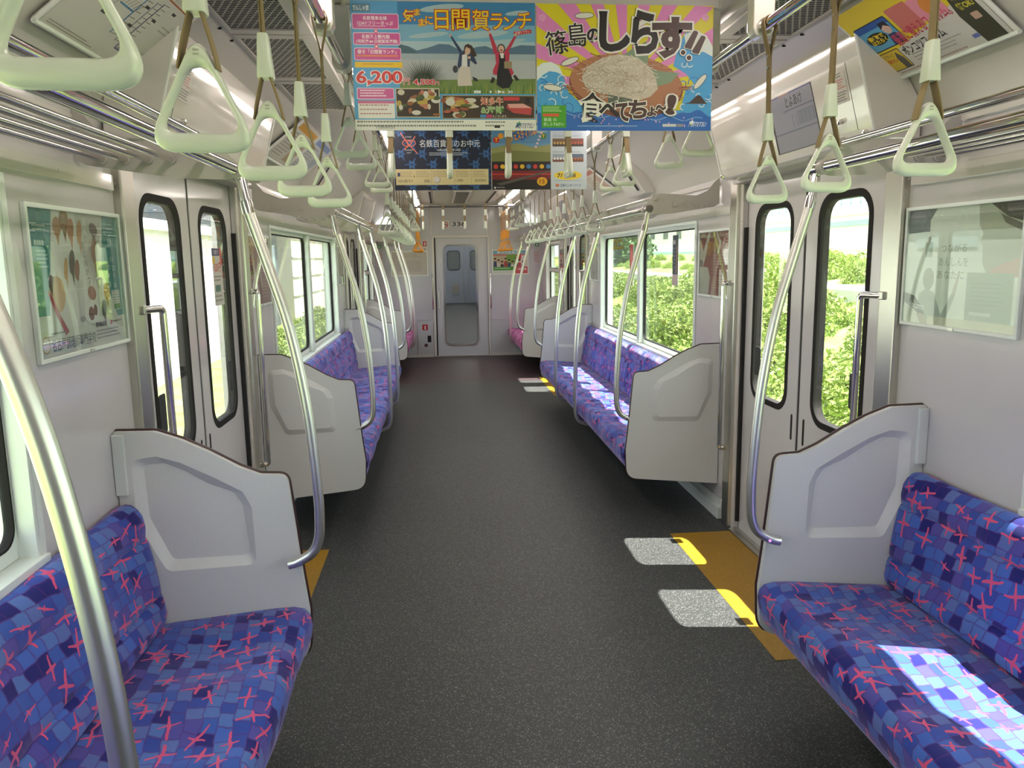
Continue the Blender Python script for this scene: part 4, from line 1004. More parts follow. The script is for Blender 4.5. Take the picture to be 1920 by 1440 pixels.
c.text('SUMMER', 112, 130, 176, 144, (196, 200, 210)); c.text('SUMMER', 110, 258, 186, 272, (196, 200, 210)); c.text('GIFT', 126, 284, 170, 298, (196, 200, 210))
c.text('名鉄百貨店のお中元', 250, 164, 832, 236, (228, 230, 236), bold=.006); c.text('6月3日▶8月14日', 420, 252, 640, 276, (226, 228, 234), bold=.015); c.lines(340, 290, 744, 326, 2, (196, 202, 214), 5)
c.rect(14, 452, 908, 608, (218, 200, 156))
for x in (352, 572, 740): c.rect(x, 462, x+2, 600, (140, 128, 100))
c.rect(30, 486, 56, 524, (58, 62, 104)); c.text('10%割引!', 36, 552, 174, 584, (66, 58, 50)); c.text('+', 178, 512, 198, 534, (66, 58, 50)); c.text('300', 282, 554, 338, 584, (66, 58, 50)); c.text('1,000', 588, 552, 660, 582, (66, 58, 50)); c.text('送料無料!', 770, 552, 892, 582, (66, 58, 50))
for q, (a, b) in enumerate(((60, 170), (206, 340), (366, 560), (590, 732), (756, 890))): c.lines(a, 474, b, 540, 4, (146, 130, 104), q, .3)
c.ell(408, 558, 33, 33, (150, 132, 124)); c.ell(405, 555, 30, 30, (214, 208, 208))
tag(c.build('hanging_poster'), 'navy hanging poster for mid-year gifts with red knot and beige strip', 'poster')

# --- festival poster (plain scenery in place of its character)
c = Canvas((.001, YP2-.0095, TOP), (1, 0, 0), (0, 0, 1), PW, PH, 930, 661, (104, 150, 186))
c.rect(0, 0, 575, 200, (86, 136, 178)); c.ell(420, 60, 150, 40, (170, 190, 200)); c.poly([(0, 250), (120, 220), (260, 200), (400, 240), (575, 210), (575, 380), (0, 380)], (150, 150, 96)); c.poly([(0, 300), (200, 270), (575, 290), (575, 420), (0, 420)], (120, 124, 70))
c.rect(0, 380, 575, 661, (34, 26, 30)); c.rect(0, 470, 575, 560, (120, 34, 38)); c.rect(0, 500, 575, 512, (196, 60, 50))
for k in range(9): c.ell(40+k*64, 430, 22, 22, [(206, 60, 50), (226, 180, 40), (70, 130, 190)][k % 3], 14)
c.poly([(40, 600), (560, 470), (575, 480), (90, 620)], (90, 84, 80)); c.poly([(180, 120), (320, 40), (440, 60), (300, 176)], (44, 100, 170))
c.text('わくわく', 200, 16, 330, 84, (240, 200, 60), rot=-8, bold=.03, outline=((30, 60, 110), .09)); c.text('フェスティバル!', 176, 70, 440, 150, (240, 160, 60), rot=-16, bold=.03, outline=((30, 60, 110), .09))
c.ell(48, 166, 32, 32, (196, 50, 40)); c.text('T', 36, 148, 60, 184, (240, 200, 60), bold=.03); c.ell(92, 128, 28, 28, (228, 152, 30)); c.ell(505, 130, 30, 30, (70, 120, 60)); c.text('T', 494, 114, 516, 146, (240, 200, 60), bold=.03)
for k in range(7): c.rect(520-k*14-16, 20+k*34, 520-k*14+6, 40+k*34, (224, 190, 190))
c.ell(490, 580, 52, 44, (226, 168, 30), 12); c.text('15', 466, 560, 514, 600, (140, 60, 20), bold=.02); c.rect(20, 630, 36, 650, (220, 220, 220)); c.lines(46, 634, 136, 648, 1, (190, 190, 190), 3)
c.rect(575, 0, 930, 661, (196, 206, 216)); c.rect(622, 8, 876, 46, (186, 44, 52)); c.text('全国 開催!', 640, 12, 864, 42, (240, 236, 230), bold=.02); c.lines(596, 64, 906, 84, 1, (64, 84, 140), 3); c.lines(596, 92, 906, 136, 3, (120, 140, 170), 5, .3)
for i, (x, y, q) in enumerate(((594, 152, 0), (768, 152, 1), (594, 306, 2), (768, 306, 3))):
    c.rect(x, y, x+130, y+80, [(110, 84, 62), (120, 62, 48), (150, 160, 176), (90, 106, 130)][q]); c.rect(x, y+48, x+130, y+80, [(66, 52, 44), (52, 32, 30), (120, 76, 66), (118, 74, 56)][q]); c.lines(x, y-26, x+130, y-6, 2, (120, 130, 150), i, .4); 
    for k in range(4): c.ell(x+20+k*30, y+46, 12, 14, [(190, 150, 70), (170, 80, 50), (220, 220, 220), (170, 110, 70)][q], 8)
c.ell(745, 520, 138, 46, (236, 204, 56), 18); c.text('7/', 640, 500, 690, 540, (40, 44, 60), bold=.02); c.text('28', 760, 500, 820, 540, (40, 44, 60), bold=.02); c.rect(610, 570, 880, 573, (120, 130, 140)); c.ell(640, 620, 20, 16, (206, 120, 90), 12); c.text('日本モンキーパーク', 672, 606, 872, 636, (50, 70, 140), bold=.015)
tag(c.build('hanging_poster'), 'hanging festival poster in sky blue, dark red and pale grey', 'poster')

# --- framed wall posters
def framed(s, y0, y1, z0, z1, label, draw, W=515, H=364, glass=True, fr=.012):
    t = thing('framed_poster', label, 'poster', (s*1.27, (y0+y1)/2, z0))
    m = MB(); fn = lambda y, z, x: (s*x, y, z)
    m.plate([(y0, z0), (y1, z0), (y1, z1), (y0, z1)], [[(y0+fr, z0+fr), (y1-fr, z0+fr), (y1-fr, z1-fr), (y0+fr, z1-fr)]], fn, 1.257, 1.2698)
    m.build('frame', M['alu'], t, smooth=0, bevel=.002)
    yl = (y1-fr) if s > 0 else (y0+fr)
    c = Canvas((s*1.2665, yl, z1-fr), (0, -s, 0), (0, 0, 1), y1-y0-2*fr, z1-z0-2*fr, W, H, (222, 222, 218), .0008)
    draw(c); c.build('print', t)
    if glass:
        m = MB(); m.plate([(y0+fr, z0+fr), (y1-fr, z0+fr), (y1-fr, z1-fr), (y0+fr, z1-fr)], [], fn, 1.2595, 1.2605); m.build('clear_cover', M['pglass'], t, smooth=0)
    m = MB(); m.box(*sorted((s*1.2545, s*1.257)), (y0+y1)/2-.012, (y0+y1)/2+.012, z0+.001, z0+.010); m.build('clip', M['steel'], t, smooth=0)
    return t
TEAL = (28, 132, 136)
def d_chef(c):
    c.poly([(0, 0), (128, 0), (70, 262), (0, 262)], TEAL); c.poly([(420, 0), (515, 0), (515, 290), (468, 290), (390, 150)], TEAL); c.rect(0, 300, 515, 364, (214, 214, 208))
    c.poly([(250, 0), (420, 0), (330, 200), (270, 90)], (196, 194, 190)); c.poly([(330, 60), (380, 90), (360, 210), (300, 120)], (176, 172, 166))
    for x, y, a, b, col in ((150, 40, 22, 26, (178, 128, 74)), (190, 22, 26, 30, (150, 110, 66)), (222, 44, 18, 30, (186, 120, 80)), (270, 50, 14, 34, (196, 140, 90)), (212, 130, 16, 34, (70, 52, 44)), (236, 150, 14, 28, (150, 90, 60)), (350, 96, 18, 40, (142, 92, 54)), (356, 40, 26, 18, (92, 72, 60)), (176, 146, 10, 30, (214, 160, 90)), (312, 216, 26, 20, (160, 100, 80)), (408, 216, 22, 26, (190, 120, 74)), (380, 262, 16, 26, (66, 70, 80)), (300, 262, 14, 24, (110, 50, 40)), (322, 258, 12, 18, (120, 60, 44))):
        c.ell(x, y, a, b, col, 12, 14); c.poly([(x-a*.6, y+b*.5), (x+a*.6, y+b*.5), (x, y+b*1.9)], col)
    c.ell(300, 268, 46, 34, (226, 226, 224), 16); c.ell(296, 272, 18, 20, (124, 60, 44), 10); c.ell(322, 264, 12, 16, (104, 44, 36), 10)
    c.poly([(230, 180), (262, 180), (256, 286), (228, 286)], (206, 206, 204)); c.ell(242, 284, 16, 8, (150, 150, 150))
    c.ell(118, 206, 40, 52, (206, 168, 120), 18, -10); c.poly([(76, 176), (96, 148), (140, 150), (150, 176), (120, 164)], (224, 222, 218)); c.poly([(78, 190), (88, 160), (106, 166), (92, 214)], (90, 58, 42)); c.poly([(150, 196), (162, 214), (152, 222)], (206, 168, 120))
    c.poly([(66, 200), (84, 208), (120, 262), (160, 310), (140, 318), (100, 262)], (178, 36, 50))
    for i, ch in enumerate('夢に向かって'): c.text(ch, 272+i*5, 76+i*24, 290+i*5, 94+i*24, (120, 112, 108))
    c.lines(28, 38, 90, 58, 2, (206, 226, 224), 2); c.lines(30, 76, 90, 92, 1, (206, 226, 224), 3, .8); c.lines(36, 100, 88, 148, 5, (170, 206, 204), 4)
    c.text('11', 446, 62, 466, 84, (226, 236, 234)); c.text('13', 452, 116, 470, 130, (226, 236, 234)); c.text('27', 424, 140, 442, 154, (226, 236, 234)); c.text('23', 460, 142, 478, 156, (226, 236, 234)); c.text('1', 430, 164, 436, 176, (226, 236, 234)); c.text('5', 464, 164, 472, 176, (226, 236, 234)); c.text('22', 424, 188, 442, 202, (226, 236, 234)); c.text('26', 460, 192, 478, 206, (226, 236, 234)); c.lines(420, 20, 490, 54, 3, (170, 206, 204), 5, .3)
    c.rect(440, 214, 494, 262, (214, 218, 212)); c.lines(444, 218, 490, 256, 5, (140, 150, 146), 6, .3); c.rect(446, 250, 496, 272, (216, 222, 214)); c.rect(450, 254, 492, 270, (70, 150, 56))
    c.ell(36, 334, 20, 22, (186, 158, 96)); c.ell(36, 334, 16, 18, (220, 214, 200)); c.lines(64, 306, 170, 316, 1, (110, 110, 110), 7); c.text('名古屋調理師専門学校', 64, 322, 310, 354, (52, 52, 56), bold=.005)
    c.lines(316, 300, 400, 316, 1, (70, 70, 74), 8, .8); c.lines(316, 322, 490, 352, 3, (120, 120, 122), 9, .4); c.rect(412, 300, 426, 312, (196, 60, 70)); c.lines(430, 302, 490, 312, 1, (90, 90, 94), 10)
framed(-1, 1.968, 2.522, 1.243, 1.632, 'framed teal and white cooking school poster with red-scarfed chef on the left wall', d_chef)
def d_phone(c):  # print colours paled to carry the window reflection
    c.rect(0, 0, 515, 364, (250, 255, 248)); c.rect(0, 150, 515, 364, (242, 252, 242)); c.rect(0, 0, 110, 70, (140, 146, 156)); c.poly([(0, 0), (140, 0), (80, 70), (0, 74)], (136, 142, 152))
    c.poly([(330, 0), (515, 0), (515, 200), (380, 200), (360, 168), (356, 120), (344, 106), (356, 84), (338, 60)], (200, 204, 186)); c.poly([(380, 200), (420, 176), (515, 150), (515, 206), (372, 206)], (216, 190, 176))
    c.poly([(380, 0), (515, 0), (515, 56), (450, 40)], (72, 66, 56)); c.poly([(420, 30), (515, 64), (515, 84), (440, 56)], (120, 112, 100))
    c.ell(118, 220, 28, 36, (178, 184, 168)); c.poly([(66, 364), (74, 270), (110, 250), (150, 262), (190, 330), (236, 262), (250, 268), (206, 364)], (180, 192, 182)); c.poly([(236, 262), (262, 190), (268, 196), (252, 268)], (206, 200, 186))
    c.rect(300, 196, 490, 340, (184, 198, 184)); c.lines(320, 226, 470, 300, 6, (168, 184, 170), 3, .3); c.rect(320, 312, 410, 322, (222, 230, 222)); c.rect(94, 104, 130, 150, (178, 190, 178)); c.rect(106, 86, 118, 150, (170, 182, 170))
    for t, b in (('つながる', (172, 110, 290, 136)), ('あんしんを', (164, 152, 300, 178)), ('あなたに', (160, 192, 286, 218))): c.text(t, *b, (172, 172, 164))
    c.poly([(0, 268), (50, 276), (96, 312), (124, 364), (92, 364), (70, 330), (0, 300)], (70, 78, 76)); c.poly([(0, 300), (60, 324), (90, 364), (0, 364)], (226, 232, 216)); c.poly([(70, 330), (110, 336), (124, 364), (92, 364)], (190, 176, 164))
    c.text('docomo', 26, 296, 106, 318, (226, 232, 228), rot=6, bold=.02); c.rect(124, 338, 515, 364, (226, 226, 206))
framed(1, 1.968, 2.515, 1.243, 1.628, 'framed mobile phone poster paled by painted-in window glare on the right wall', d_phone)
RD = (140, 48, 38)
def d_red(c):  # white shapes are reflections painted into the print
    c.rect(0, 0, 515, 364, RD); c.poly([(0, 30), (60, 110), (150, 0), (190, 0), (120, 120), (60, 200), (0, 160)], (222, 214, 200)); c.poly([(300, 0), (380, 60), (330, 130), (310, 120), (345, 62), (270, 0)], (226, 220, 206))
    c.text('元気いっぱい', 130, 40, 330, 120, (206, 150, 20), rot=-12, bold=.04); c.lines(200, 130, 500, 250, 7, (190, 110, 96), 3, .4); c.lines(200, 258, 500, 330, 5, (190, 120, 80), 4, .4)
    c.poly([(0, 200), (150, 205), (190, 260), (170, 364), (0, 364)], (216, 214, 202)); c.ell(20, 180, 40, 20, (120, 110, 104)); c.rect(440, 10, 505, 120, (176, 90, 80)); c.lines(446, 16, 500, 116, 6, (226, 200, 190), 5, .4)
framed(1, 4.118, 4.622, 1.243, 1.625, 'framed red poster with yellow lettering on the right wall beside the far window', d_red)
def d_red2(c):
    c.rect(0, 0, 515, 364, (150, 70, 58)); c.poly([(40, 0), (90, 0), (180, 210), (250, 90), (330, 260), (300, 280), (246, 150), (180, 300), (120, 180)], (226, 214, 190)); c.poly([(0, 0), (200, 0), (140, 90), (0, 120)], (196, 130, 60)); c.lines(300, 40, 500, 200, 8, (206, 150, 130), 3, .4); c.lines(300, 230, 500, 340, 6, (206, 160, 110), 4, .4)
    c.rect(0, 300, 140, 364, (214, 206, 190))
framed(-1, 4.118, 4.622, 1.243, 1.625, 'framed orange-red poster on the left wall behind the steel pole', d_red2)
def d_blank(c): c.lines(60, 60, 450, 120, 2, (200, 196, 190), 3, .5); c.rect(20, 20, 120, 50, (206, 170, 170)); c.rect(60, 180, 460, 300, (206, 206, 204))
for s in (1, -1):
    def d_far(c, s=s): c.rect(0, 0, 515, 364, (204, 170, 160) if s > 0 else (214, 210, 206)); c.rect(60, 40, 240, 160, (176, 60, 60)); c.rect(0, 280, 515, 364, (190, 60, 70) if s > 0 else (196, 196, 200)); c.lines(270, 60, 480, 240, 6, (120, 110, 110), 5, .4)
    framed(s, 9.80, 10.18, 1.243, 1.60, 'small framed notice on the %s wall past the second doors' % SIDE[s], d_far)
    framed(s, 7.62, 8.10, 1.243, 1.62, 'framed poster on the %s wall just before the second doors' % SIDE[s], d_blank)

# --- adverts on the sloping cove
CB, CTp = (1.203, 2.046), (.975, 2.224)
def cove_ad(s, y0, y1, label, draw, W=515, H=290):
    t = thing('cove_advert', label, 'advert', (s*1.2, (y0+y1)/2, 2.05)); dv = Vector((s*(CTp[0]-CB[0]), 0, CTp[1]-CB[1])); L = dv.length; d1 = dv.normalized()
    nrm = Vector((0, -s, 0)).cross(d1)
    yl = y1 if s > 0 else y0
    o = Vector((s*CB[0], yl, CB[1]))+dv+nrm*.016
    c = Canvas(o, (0, -s, 0), dv, y1-y0, L, W, H, (226, 224, 218)); draw(c); c.build('print', t)
    m = MB(); b = Vector((s*CB[0], 0, CB[1]))+nrm*.018
    m.tube([(b.x, y0-.02, b.z), (b.x, y1+.02, b.z)], .0065, 8); m.build('rail', M['alu'], t)
    for y in (y0-.006, y1+.006):
        m = MB(); q = Vector((s*CB[0], y, CB[1]))+nrm*.010; m.tube([q, q+dv], .0065, 6); m.build('edge_strip', M['white'], t)
    return t
def d_map(c):
    c.rect(0, 0, 515, 290, (214, 210, 202))
    LB, PUR, OR = (90, 146, 196), (104, 86, 150), (206, 116, 44)
    def ln(a, b, col, n): 
        c.line([a, b], 5.5, col)
        for k in range(n):
            x = a[0]+(b[0]-a[0])*k/max(1, n-1); y = a[1]+(b[1]-a[1])*k/max(1, n-1); c.ell(x, y, 2.6, 2.6, (90, 90, 110), 6)
            if abs(b[0]-a[0]) > abs(b[1]-a[1]): c.line([(x+2, y-6), (x+14, y-32)], 2.4, (132, 124, 116))
            else: c.line([(x+7, y), (x+34, y-3)], 2.4, (132, 124, 116))
    ln((20, 60), (250, 60), LB, 16); ln((290, 40), (500, 40), OR, 14); ln((20, 150), (150, 150), PUR, 9); ln((250, 60), (250, 210), LB, 8); ln((330, 60), (330, 236), PUR, 11); ln((330, 240), (470, 240), PUR, 12); ln((300, 70), (300, 220), (150, 140, 170), 9); ln((170, 130), (250, 130), LB, 6)
    for x, y in ((60, 82), (140, 172), (30, 172), (270, 92), (350, 110), (400, 60), (280, 160), (410, 256)): c.rect(x, y, x+24, y+9, (70, 66, 62))
    c.lines(20, 266, 260, 282, 2, (140, 134, 126), 3, .4); c.lines(420, 110, 500, 140, 2, (160, 154, 146), 4, .3)
def d_film(c):
    c.rect(0, 0, 515, 290, (232, 206, 40)); c.poly([(0, 250), (130, 190), (515, 120), (515, 290), (0, 290)], (214, 210, 206))
    c.rect(24, 70, 190, 178, (30, 40, 60), 8); c.rect(28, 74, 186, 174, (96, 170, 214), 6); c.rect(28, 74, 186, 96, (40, 90, 170)); c.ell(86, 132, 50, 24, (34, 34, 20)); c.text('動物で', 50, 116, 124, 132, (236, 204, 40), bold=.04); c.text('はたらく', 50, 134, 126, 150, (236, 204, 40), bold=.04)
    c.ell(156, 112, 19, 21, (226, 186, 170)); c.poly([(134, 110), (140, 86), (172, 86), (178, 112), (156, 98)], (34, 30, 36)); c.poly([(130, 174), (140, 134), (174, 134), (184, 174)], (40, 60, 110))
    c.rect(24, 186, 120, 266, (60, 50, 40), 6); c.rect(27, 189, 117, 263, (222, 190, 60), 5); c.text('ピタッと', 34, 196, 82, 210, (60, 50, 46)); c.poly([(84, 263), (82, 220), (96, 196), (112, 224), (112, 263)], (86, 80, 78)); c.text('安心', 34, 216, 78, 232, (206, 90, 30), bold=.03)
    c.rect(204, 60, 300, 158, (214, 120, 110), 6); c.rect(300, 66, 410, 150, (236, 150, 170), 8); c.ell(360, 110, 28, 34, (222, 140, 60)); c.rect(410, 70, 500, 100, (150, 200, 190), 6)
    c.text('最適に備えるフィルム。', 140, 130, 410, 176, (206, 70, 96), rot=-5, bold=.015); c.text('ポンコツフィルム', 130, 186, 330, 222, (44, 44, 46), rot=-3, bold=.02); c.lines(150, 226, 400, 262, 3, (160, 158, 156), 5, .3); c.lines(40, 272, 360, 286, 1, (170, 140, 136), 6, .4)
    c.poly([(424, 290), (416, 180), (432, 100), (500, 90), (500, 290)], (66, 66, 50)); c.text('本革', 440, 110, 484, 132, (214, 206, 60), bold=.03); c.text('飾OK!', 436, 142, 492, 166, (214, 206, 60), bold=.03); c.rect(452, 184, 480, 208, (206, 170, 150), 4); c.rect(396, 246, 420, 260, (110, 120, 190))
cove_ad(-1, 1.985, 2.512, 'route map in the left cove above the luggage rack', d_map)
cove_ad(1, 1.985, 2.503, 'yellow film advert in the right cove above the luggage rack', d_film)
def d_misc(q):
    def f(c):
        c.rect(0, 0, 515, 290, [(206, 200, 190), (196, 196, 200), (214, 206, 190)][q]); c.rect(20, 20, 495, 60, [(206, 150, 40), (120, 140, 180), (190, 120, 110)][q]); c.lines(30, 80, 300, 260, 9, (140, 134, 130), q, .35); c.rect(330, 90, 490, 260, [(176, 150, 120), (160, 170, 180), (196, 170, 150)][q])
    return f
cove_ad(-1, 4.32, 4.84, 'white and orange advert in the left cove just past the first doors', d_misc(0))
cove_ad(-1, 4.90, 5.42, 'pale blue advert in the left cove above the middle bench', d_misc(1))
cove_ad(1, 6.6, 7.12, 'cream advert in the right cove above the middle bench', d_misc(2))
for s in (1, -1):   # ventilation boxes set in the cove
    t = thing('cove_panel_box', 'raised white panel box with slot in the %s cove above the middle bench' % SIDE[s], 'panel box', (s*1.15, 5.85, 2.05))
    m = MB(); P = [(1.262, 1.93), (1.19, 1.93), (1.00, 2.20), (1.04, 2.22), (1.262, 2.05)]; m.plate(P, [], lambda x, z, q: (s*x, q, z), 5.62, 6.12); m.build('body', M['header'], t, smooth=0, bevel=.006)
    m = MB(); m.add([(s*x, y, z) for x, z in ((1.165, 1.955), (1.03, 2.147), (1.026, 2.144), (1.161, 1.952)) for y in (5.70, 5.73)], [(0, 1, 3, 2), (2, 3, 5, 4), (4, 5, 7, 6), (6, 7, 1, 0), (0, 2, 4, 6), (1, 3, 5, 7)]); m.build('slot', M['dark'], t, smooth=0)

# --- window stickers
def wsticker(s, y0, y1, z0, z1, x, label, draw, W=100, H=200):
    yl = y1 if s > 0 else y0
    c = Canvas((s*x, yl, z1), (0, -s, 0), (0, 0, 1), y1-y0, z1-z0, W, H, (206, 200, 196), .0006); draw(c); tag(c.build('window_sticker'), label, 'sticker')
def d_navy(c): c.rect(0, 0, 100, 156, (44, 56, 78)); c.rect(10, 20, 50, 36, (190, 176, 180)); c.lines(10, 50, 60, 140, 6, (120, 130, 150), 3, .3); c.poly([(70, 20), (84, 60), (72, 150), (62, 150), (74, 70)], (214, 160, 120)); c.rect(0, 156, 100, 200, (196, 176, 176))
def d_redst(c): c.rect(0, 0, 100, 140, (196, 60, 64)); c.ell(50, 60, 26, 44, (226, 130, 130)); c.rect(0, 140, 100, 200, (206, 190, 188))
def d_500(c): c.rect(0, 0, 80, 26, (70, 60, 110)); c.text('名鉄で', 20, 5, 66, 21, (230, 226, 230)); c.rect(80, 0, 100, 60, (206, 80, 70)); c.text('500円', 16, 50, 84, 84, (196, 60, 50), bold=.02); c.ell(14, 42, 12, 14, (236, 196, 50), 10); c.lines(8, 96, 92, 120, 2, (120, 110, 110), 2); c.rect(16, 128, 70, 152, (70, 110, 104)); c.lines(6, 164, 94, 194, 2, (130, 124, 120), 4)
wsticker(1, 5.20, 5.33, 1.28, 1.62, 1.3125, 'navy advertising sticker on the right window past the first doors', d_navy)
wsticker(1, 6.45, 6.56, 1.24, 1.58, 1.3125, 'small red sticker on the far pane of the right window', d_redst)
wsticker(-1, 3.60, 3.75, 1.29, 1.545, 1.2945, 'white and purple 500 yen sticker on the left door glass', d_500)

# --- end wall fittings
ye = YE-.002
def sign(x0, x1, z0, z1, label, draw, W, H, base, cat='sign', name='wall_sign', y=None):
    c = Canvas((x0, (y or ye), z1), (1, 0, 0), (0, 0, 1), x1-x0, z1-z0, W, H, base, .0018, .0003); draw(c); return tag(c.build(name), label, cat)
sign(-.098, .128, 1.955, 2.035, 'white car number sign 336 above the gangway door', lambda c: c.text('336', 10, 10, 205, 70, (60, 64, 82), bold=.02), 226, 80, (214, 214, 216))
def d_nos(c): c.ell(60, 66, 42, 42, (190, 60, 70)); c.ell(60, 66, 31, 31, (226, 220, 216)); c.poly([(32, 46), (40, 38), (88, 86), (80, 94)], (190, 60, 70)); c.rect(30, 62, 88, 72, (60, 56, 60)); c.lines(10, 112, 110, 122, 1, (190, 110, 110), 1)
sign(-.245, -.135, 1.93, 2.05, 'square no smoking sign above the gangway door', d_nos, 120, 126, (222, 214, 210))
def d_emg(c): c.rect(8, 8, 62, 62, (196, 44, 50)); c.poly([(26, 54), (26, 24), (36, 14), (46, 24), (46, 54)], (230, 226, 226)); c.line([(20, 80), (36, 100), (52, 80)], 8, (60, 60, 64))
sign(-.545, -.475, 1.60, 1.76, 'small red emergency arrow sign left of the gangway door', d_emg, 70, 110, (222, 216, 214))
t = thing('end_poster', 'green and red group photo poster on the end wall right of the door', 'poster', (.8, YE, 1.24))
m = MB(); m.plate([(.50, 1.235), (1.05, 1.235), (1.05, 1.605), (.50, 1.605)], [[(.512, 1.247), (1.038, 1.247), (1.038, 1.593), (.512, 1.593)]], fy, YE-.012, YE); m.build('frame', M['alu'], t, smooth=0)
c = Canvas((.512, YE-.004, 1.593), (1, 0, 0), (0, 0, 1), .526, .346, 515, 340, (206, 206, 200), .002, .0003)
c.rect(0, 0, 515, 50, (120, 170, 196)); c.text('学ぶ力を未来へ', 60, 8, 440, 44, (240, 240, 240), bold=.02); c.rect(0, 56, 515, 70, (206, 60, 60)); c.rect(0, 70, 200, 240, (196, 176, 150)); c.rect(200, 60, 350, 240, (120, 160, 70)); c.rect(350, 70, 515, 240, (226, 214, 214)); c.rect(350, 70, 420, 130, (206, 60, 80)); c.rect(0, 240, 330, 290, (70, 150, 60)); c.rect(330, 240, 515, 340, (206, 80, 90)); c.rect(0, 290, 330, 340, (210, 214, 206))
for k in range(9):
    x = 30+k*52; y = 130+(k % 3)*22; c.poly([(x-26, 238), (x-20, y+26), (x+20, y+26), (x+26, 238)], [(60, 70, 100), (210, 206, 200), (50, 50, 60), (180, 60, 70)][k % 4]); c.ell(x, y, 17, 21, (206, 166, 140), 12); c.ell(x, y-12, 18, 13, (50, 40, 36), 10)
c.text('入学説明会', 350, 258, 500, 292, (236, 230, 226), bold=.02); c.lines(16, 254, 300, 282, 1, (200, 226, 190), 4); c.build('print', t)
t = thing('end_poster', 'faded blank poster frame on the end wall left of the door', 'poster', (-.75, YE, 1.24))
m = MB(); m.plate([(-1.02, 1.235), (-.47, 1.235), (-.47, 1.605), (-1.02, 1.605)], [[(-1.008, 1.247), (-.482, 1.247), (-.482, 1.593), (-1.008, 1.593)]], fy, YE-.012, YE); m.build('frame', M['alu'], t, smooth=0)
c = Canvas((-1.008, YE-.004, 1.593), (1, 0, 0), (0, 0, 1), .526, .346, 515, 340, (196, 188, 180), .002, .0003); c.lines(60, 40, 440, 90, 2, (180, 170, 164), 4); c.rect(80, 130, 430, 290, (186, 178, 172)); c.build('print', t)
for nm, x0, x1, z0, z1, lb in (('wall_hatch', .477, 1.195, .55, 1.13, 'large flat hatch panel on the end wall right of the gangway door'), ('wall_hatch', -1.19, -.45, .57, 1.21, 'large flat hatch panel on the end wall left of the gangway door')):
    m = MB(); m.plate(rrect(x0, x1, z0, z1, .03, 5), [rrect(x0+.014, x1-.014, z0+.014, z1-.014, .022, 5)], fy, YE-.008, YE); m.plate(rrect(x0+.014, x1-.014, z0+.014, z1-.014, .022, 5), [], fy, YE-.004, YE)
    tag(m.build(nm, M['wallend'], smooth=0), lb, 'hatch panel')
t = thing('extinguisher_cabinet', 'grey extinguisher cabinet with red sign low on the end wall', 'cabinet', (-.54, YE, .05))
m = MB(); m.plate(rrect(-.655, -.43, .05, .53, .012, 3), [], fy, YE-.012, YE); m.build('door', M['wallend'], t, smooth=0, bevel=.003)
m = MB(); m.plate(rrect(-.662, -.423, .043, .537, .014, 3), [rrect(-.652, -.433, .053, .527, .012, 3)], fy, YE-.007, YE-.001); m.build('frame', M['satin'], t, smooth=0)
m = MB(); m.box(-.51, -.455, YE-.016, YE-.011, .23, .33); m.build('latch', M['gasket'], t, smooth=0); m = MB(); m.box(-.56, -.51, YE-.015, YE-.011, .16, .205); m.build('lock', mat('maroon_lock', (.12, .03, .04), .4), t, smooth=0)
c = Canvas((-.585, YE-.013, .50), (1, 0, 0), (0, 0, 1), .085, .085, 60, 60, (196, 44, 50), .001, .0003); c.poly([(22, 52), (22, 20), (30, 10), (38, 20), (38, 52)], (230, 226, 226)); c.build('red_label', t)
for x, lb in ((-.41, 'left'), (.468, 'right')):
    m = MB(); m.tube(rp([(x, YE, .73), (x, YE-.05, .73), (x, YE-.05, 1.25), (x, YE, 1.25)], .02), .0105, 10); tag(m.build('end_handrail', M['chrome']), 'vertical chrome handrail %s of the gangway door' % lb, 'handrail')
for s in (1, -1):
    t = thing('notice_card', 'small white notice card on the %s end wall corner under a green exit mark' % SIDE[s], 'notice', (s*1.18, YE, 1.35))
    c = Canvas((s*1.185-.06, YE-.003, 1.60), (1, 0, 0), (0, 0, 1), .12, .22, 100, 180, (206, 206, 208), .002, .0003); c.lines(12, 16, 88, 164, 8, (196, 130, 130), 4, .4); c.build('card', t)
    c = Canvas((s*1.185-.03, YE-.003, 1.70), (1, 0, 0), (0, 0, 1), .06, .05, 60, 50, (40, 130, 70), .002, .0003); c.rect(14, 10, 46, 40, (200, 226, 206)); c.build('green_mark', t)

# ================================================================== OUTSIDE
def leaf_mesh(n, rx, ry, rz, size, seed, shell=.55):
    rg = random.Random(seed); V = []; F = []
    for i in range(n):
        while True:
            p = Vector((rg.uniform(-1, 1), rg.uniform(-1, 1), rg.uniform(-.35, 1)))
            if shell < p.length < 1: break
        bump_ = 1+.22*sin(p.x*7+seed)*cos(p.y*6+seed*2)*sin(p.z*5+1)
        c = Vector((p.x*rx*bump_, p.y*ry*bump_, max(.02, p.z*rz*bump_+.25*rz)))
        d = Vector((rg.gauss(0, 1), rg.gauss(0, 1), rg.gauss(.4, .7))).normalized(); t = d.orthogonal().normalized(); t = Matrix.Rotation(rg.uniform(0, 6.28), 3, d) @ t; b = d.cross(t)
        L = size*rg.uniform(.6, 1.4); w = L*.42; k = len(V)
        V += [c-t*L, c-t*L*.1+b*w+d*w*.25, c+t*L, c-t*L*.1-b*w+d*w*.25]; F += [(k, k+1, k+2), (k, k+2, k+3)]
    return V, F
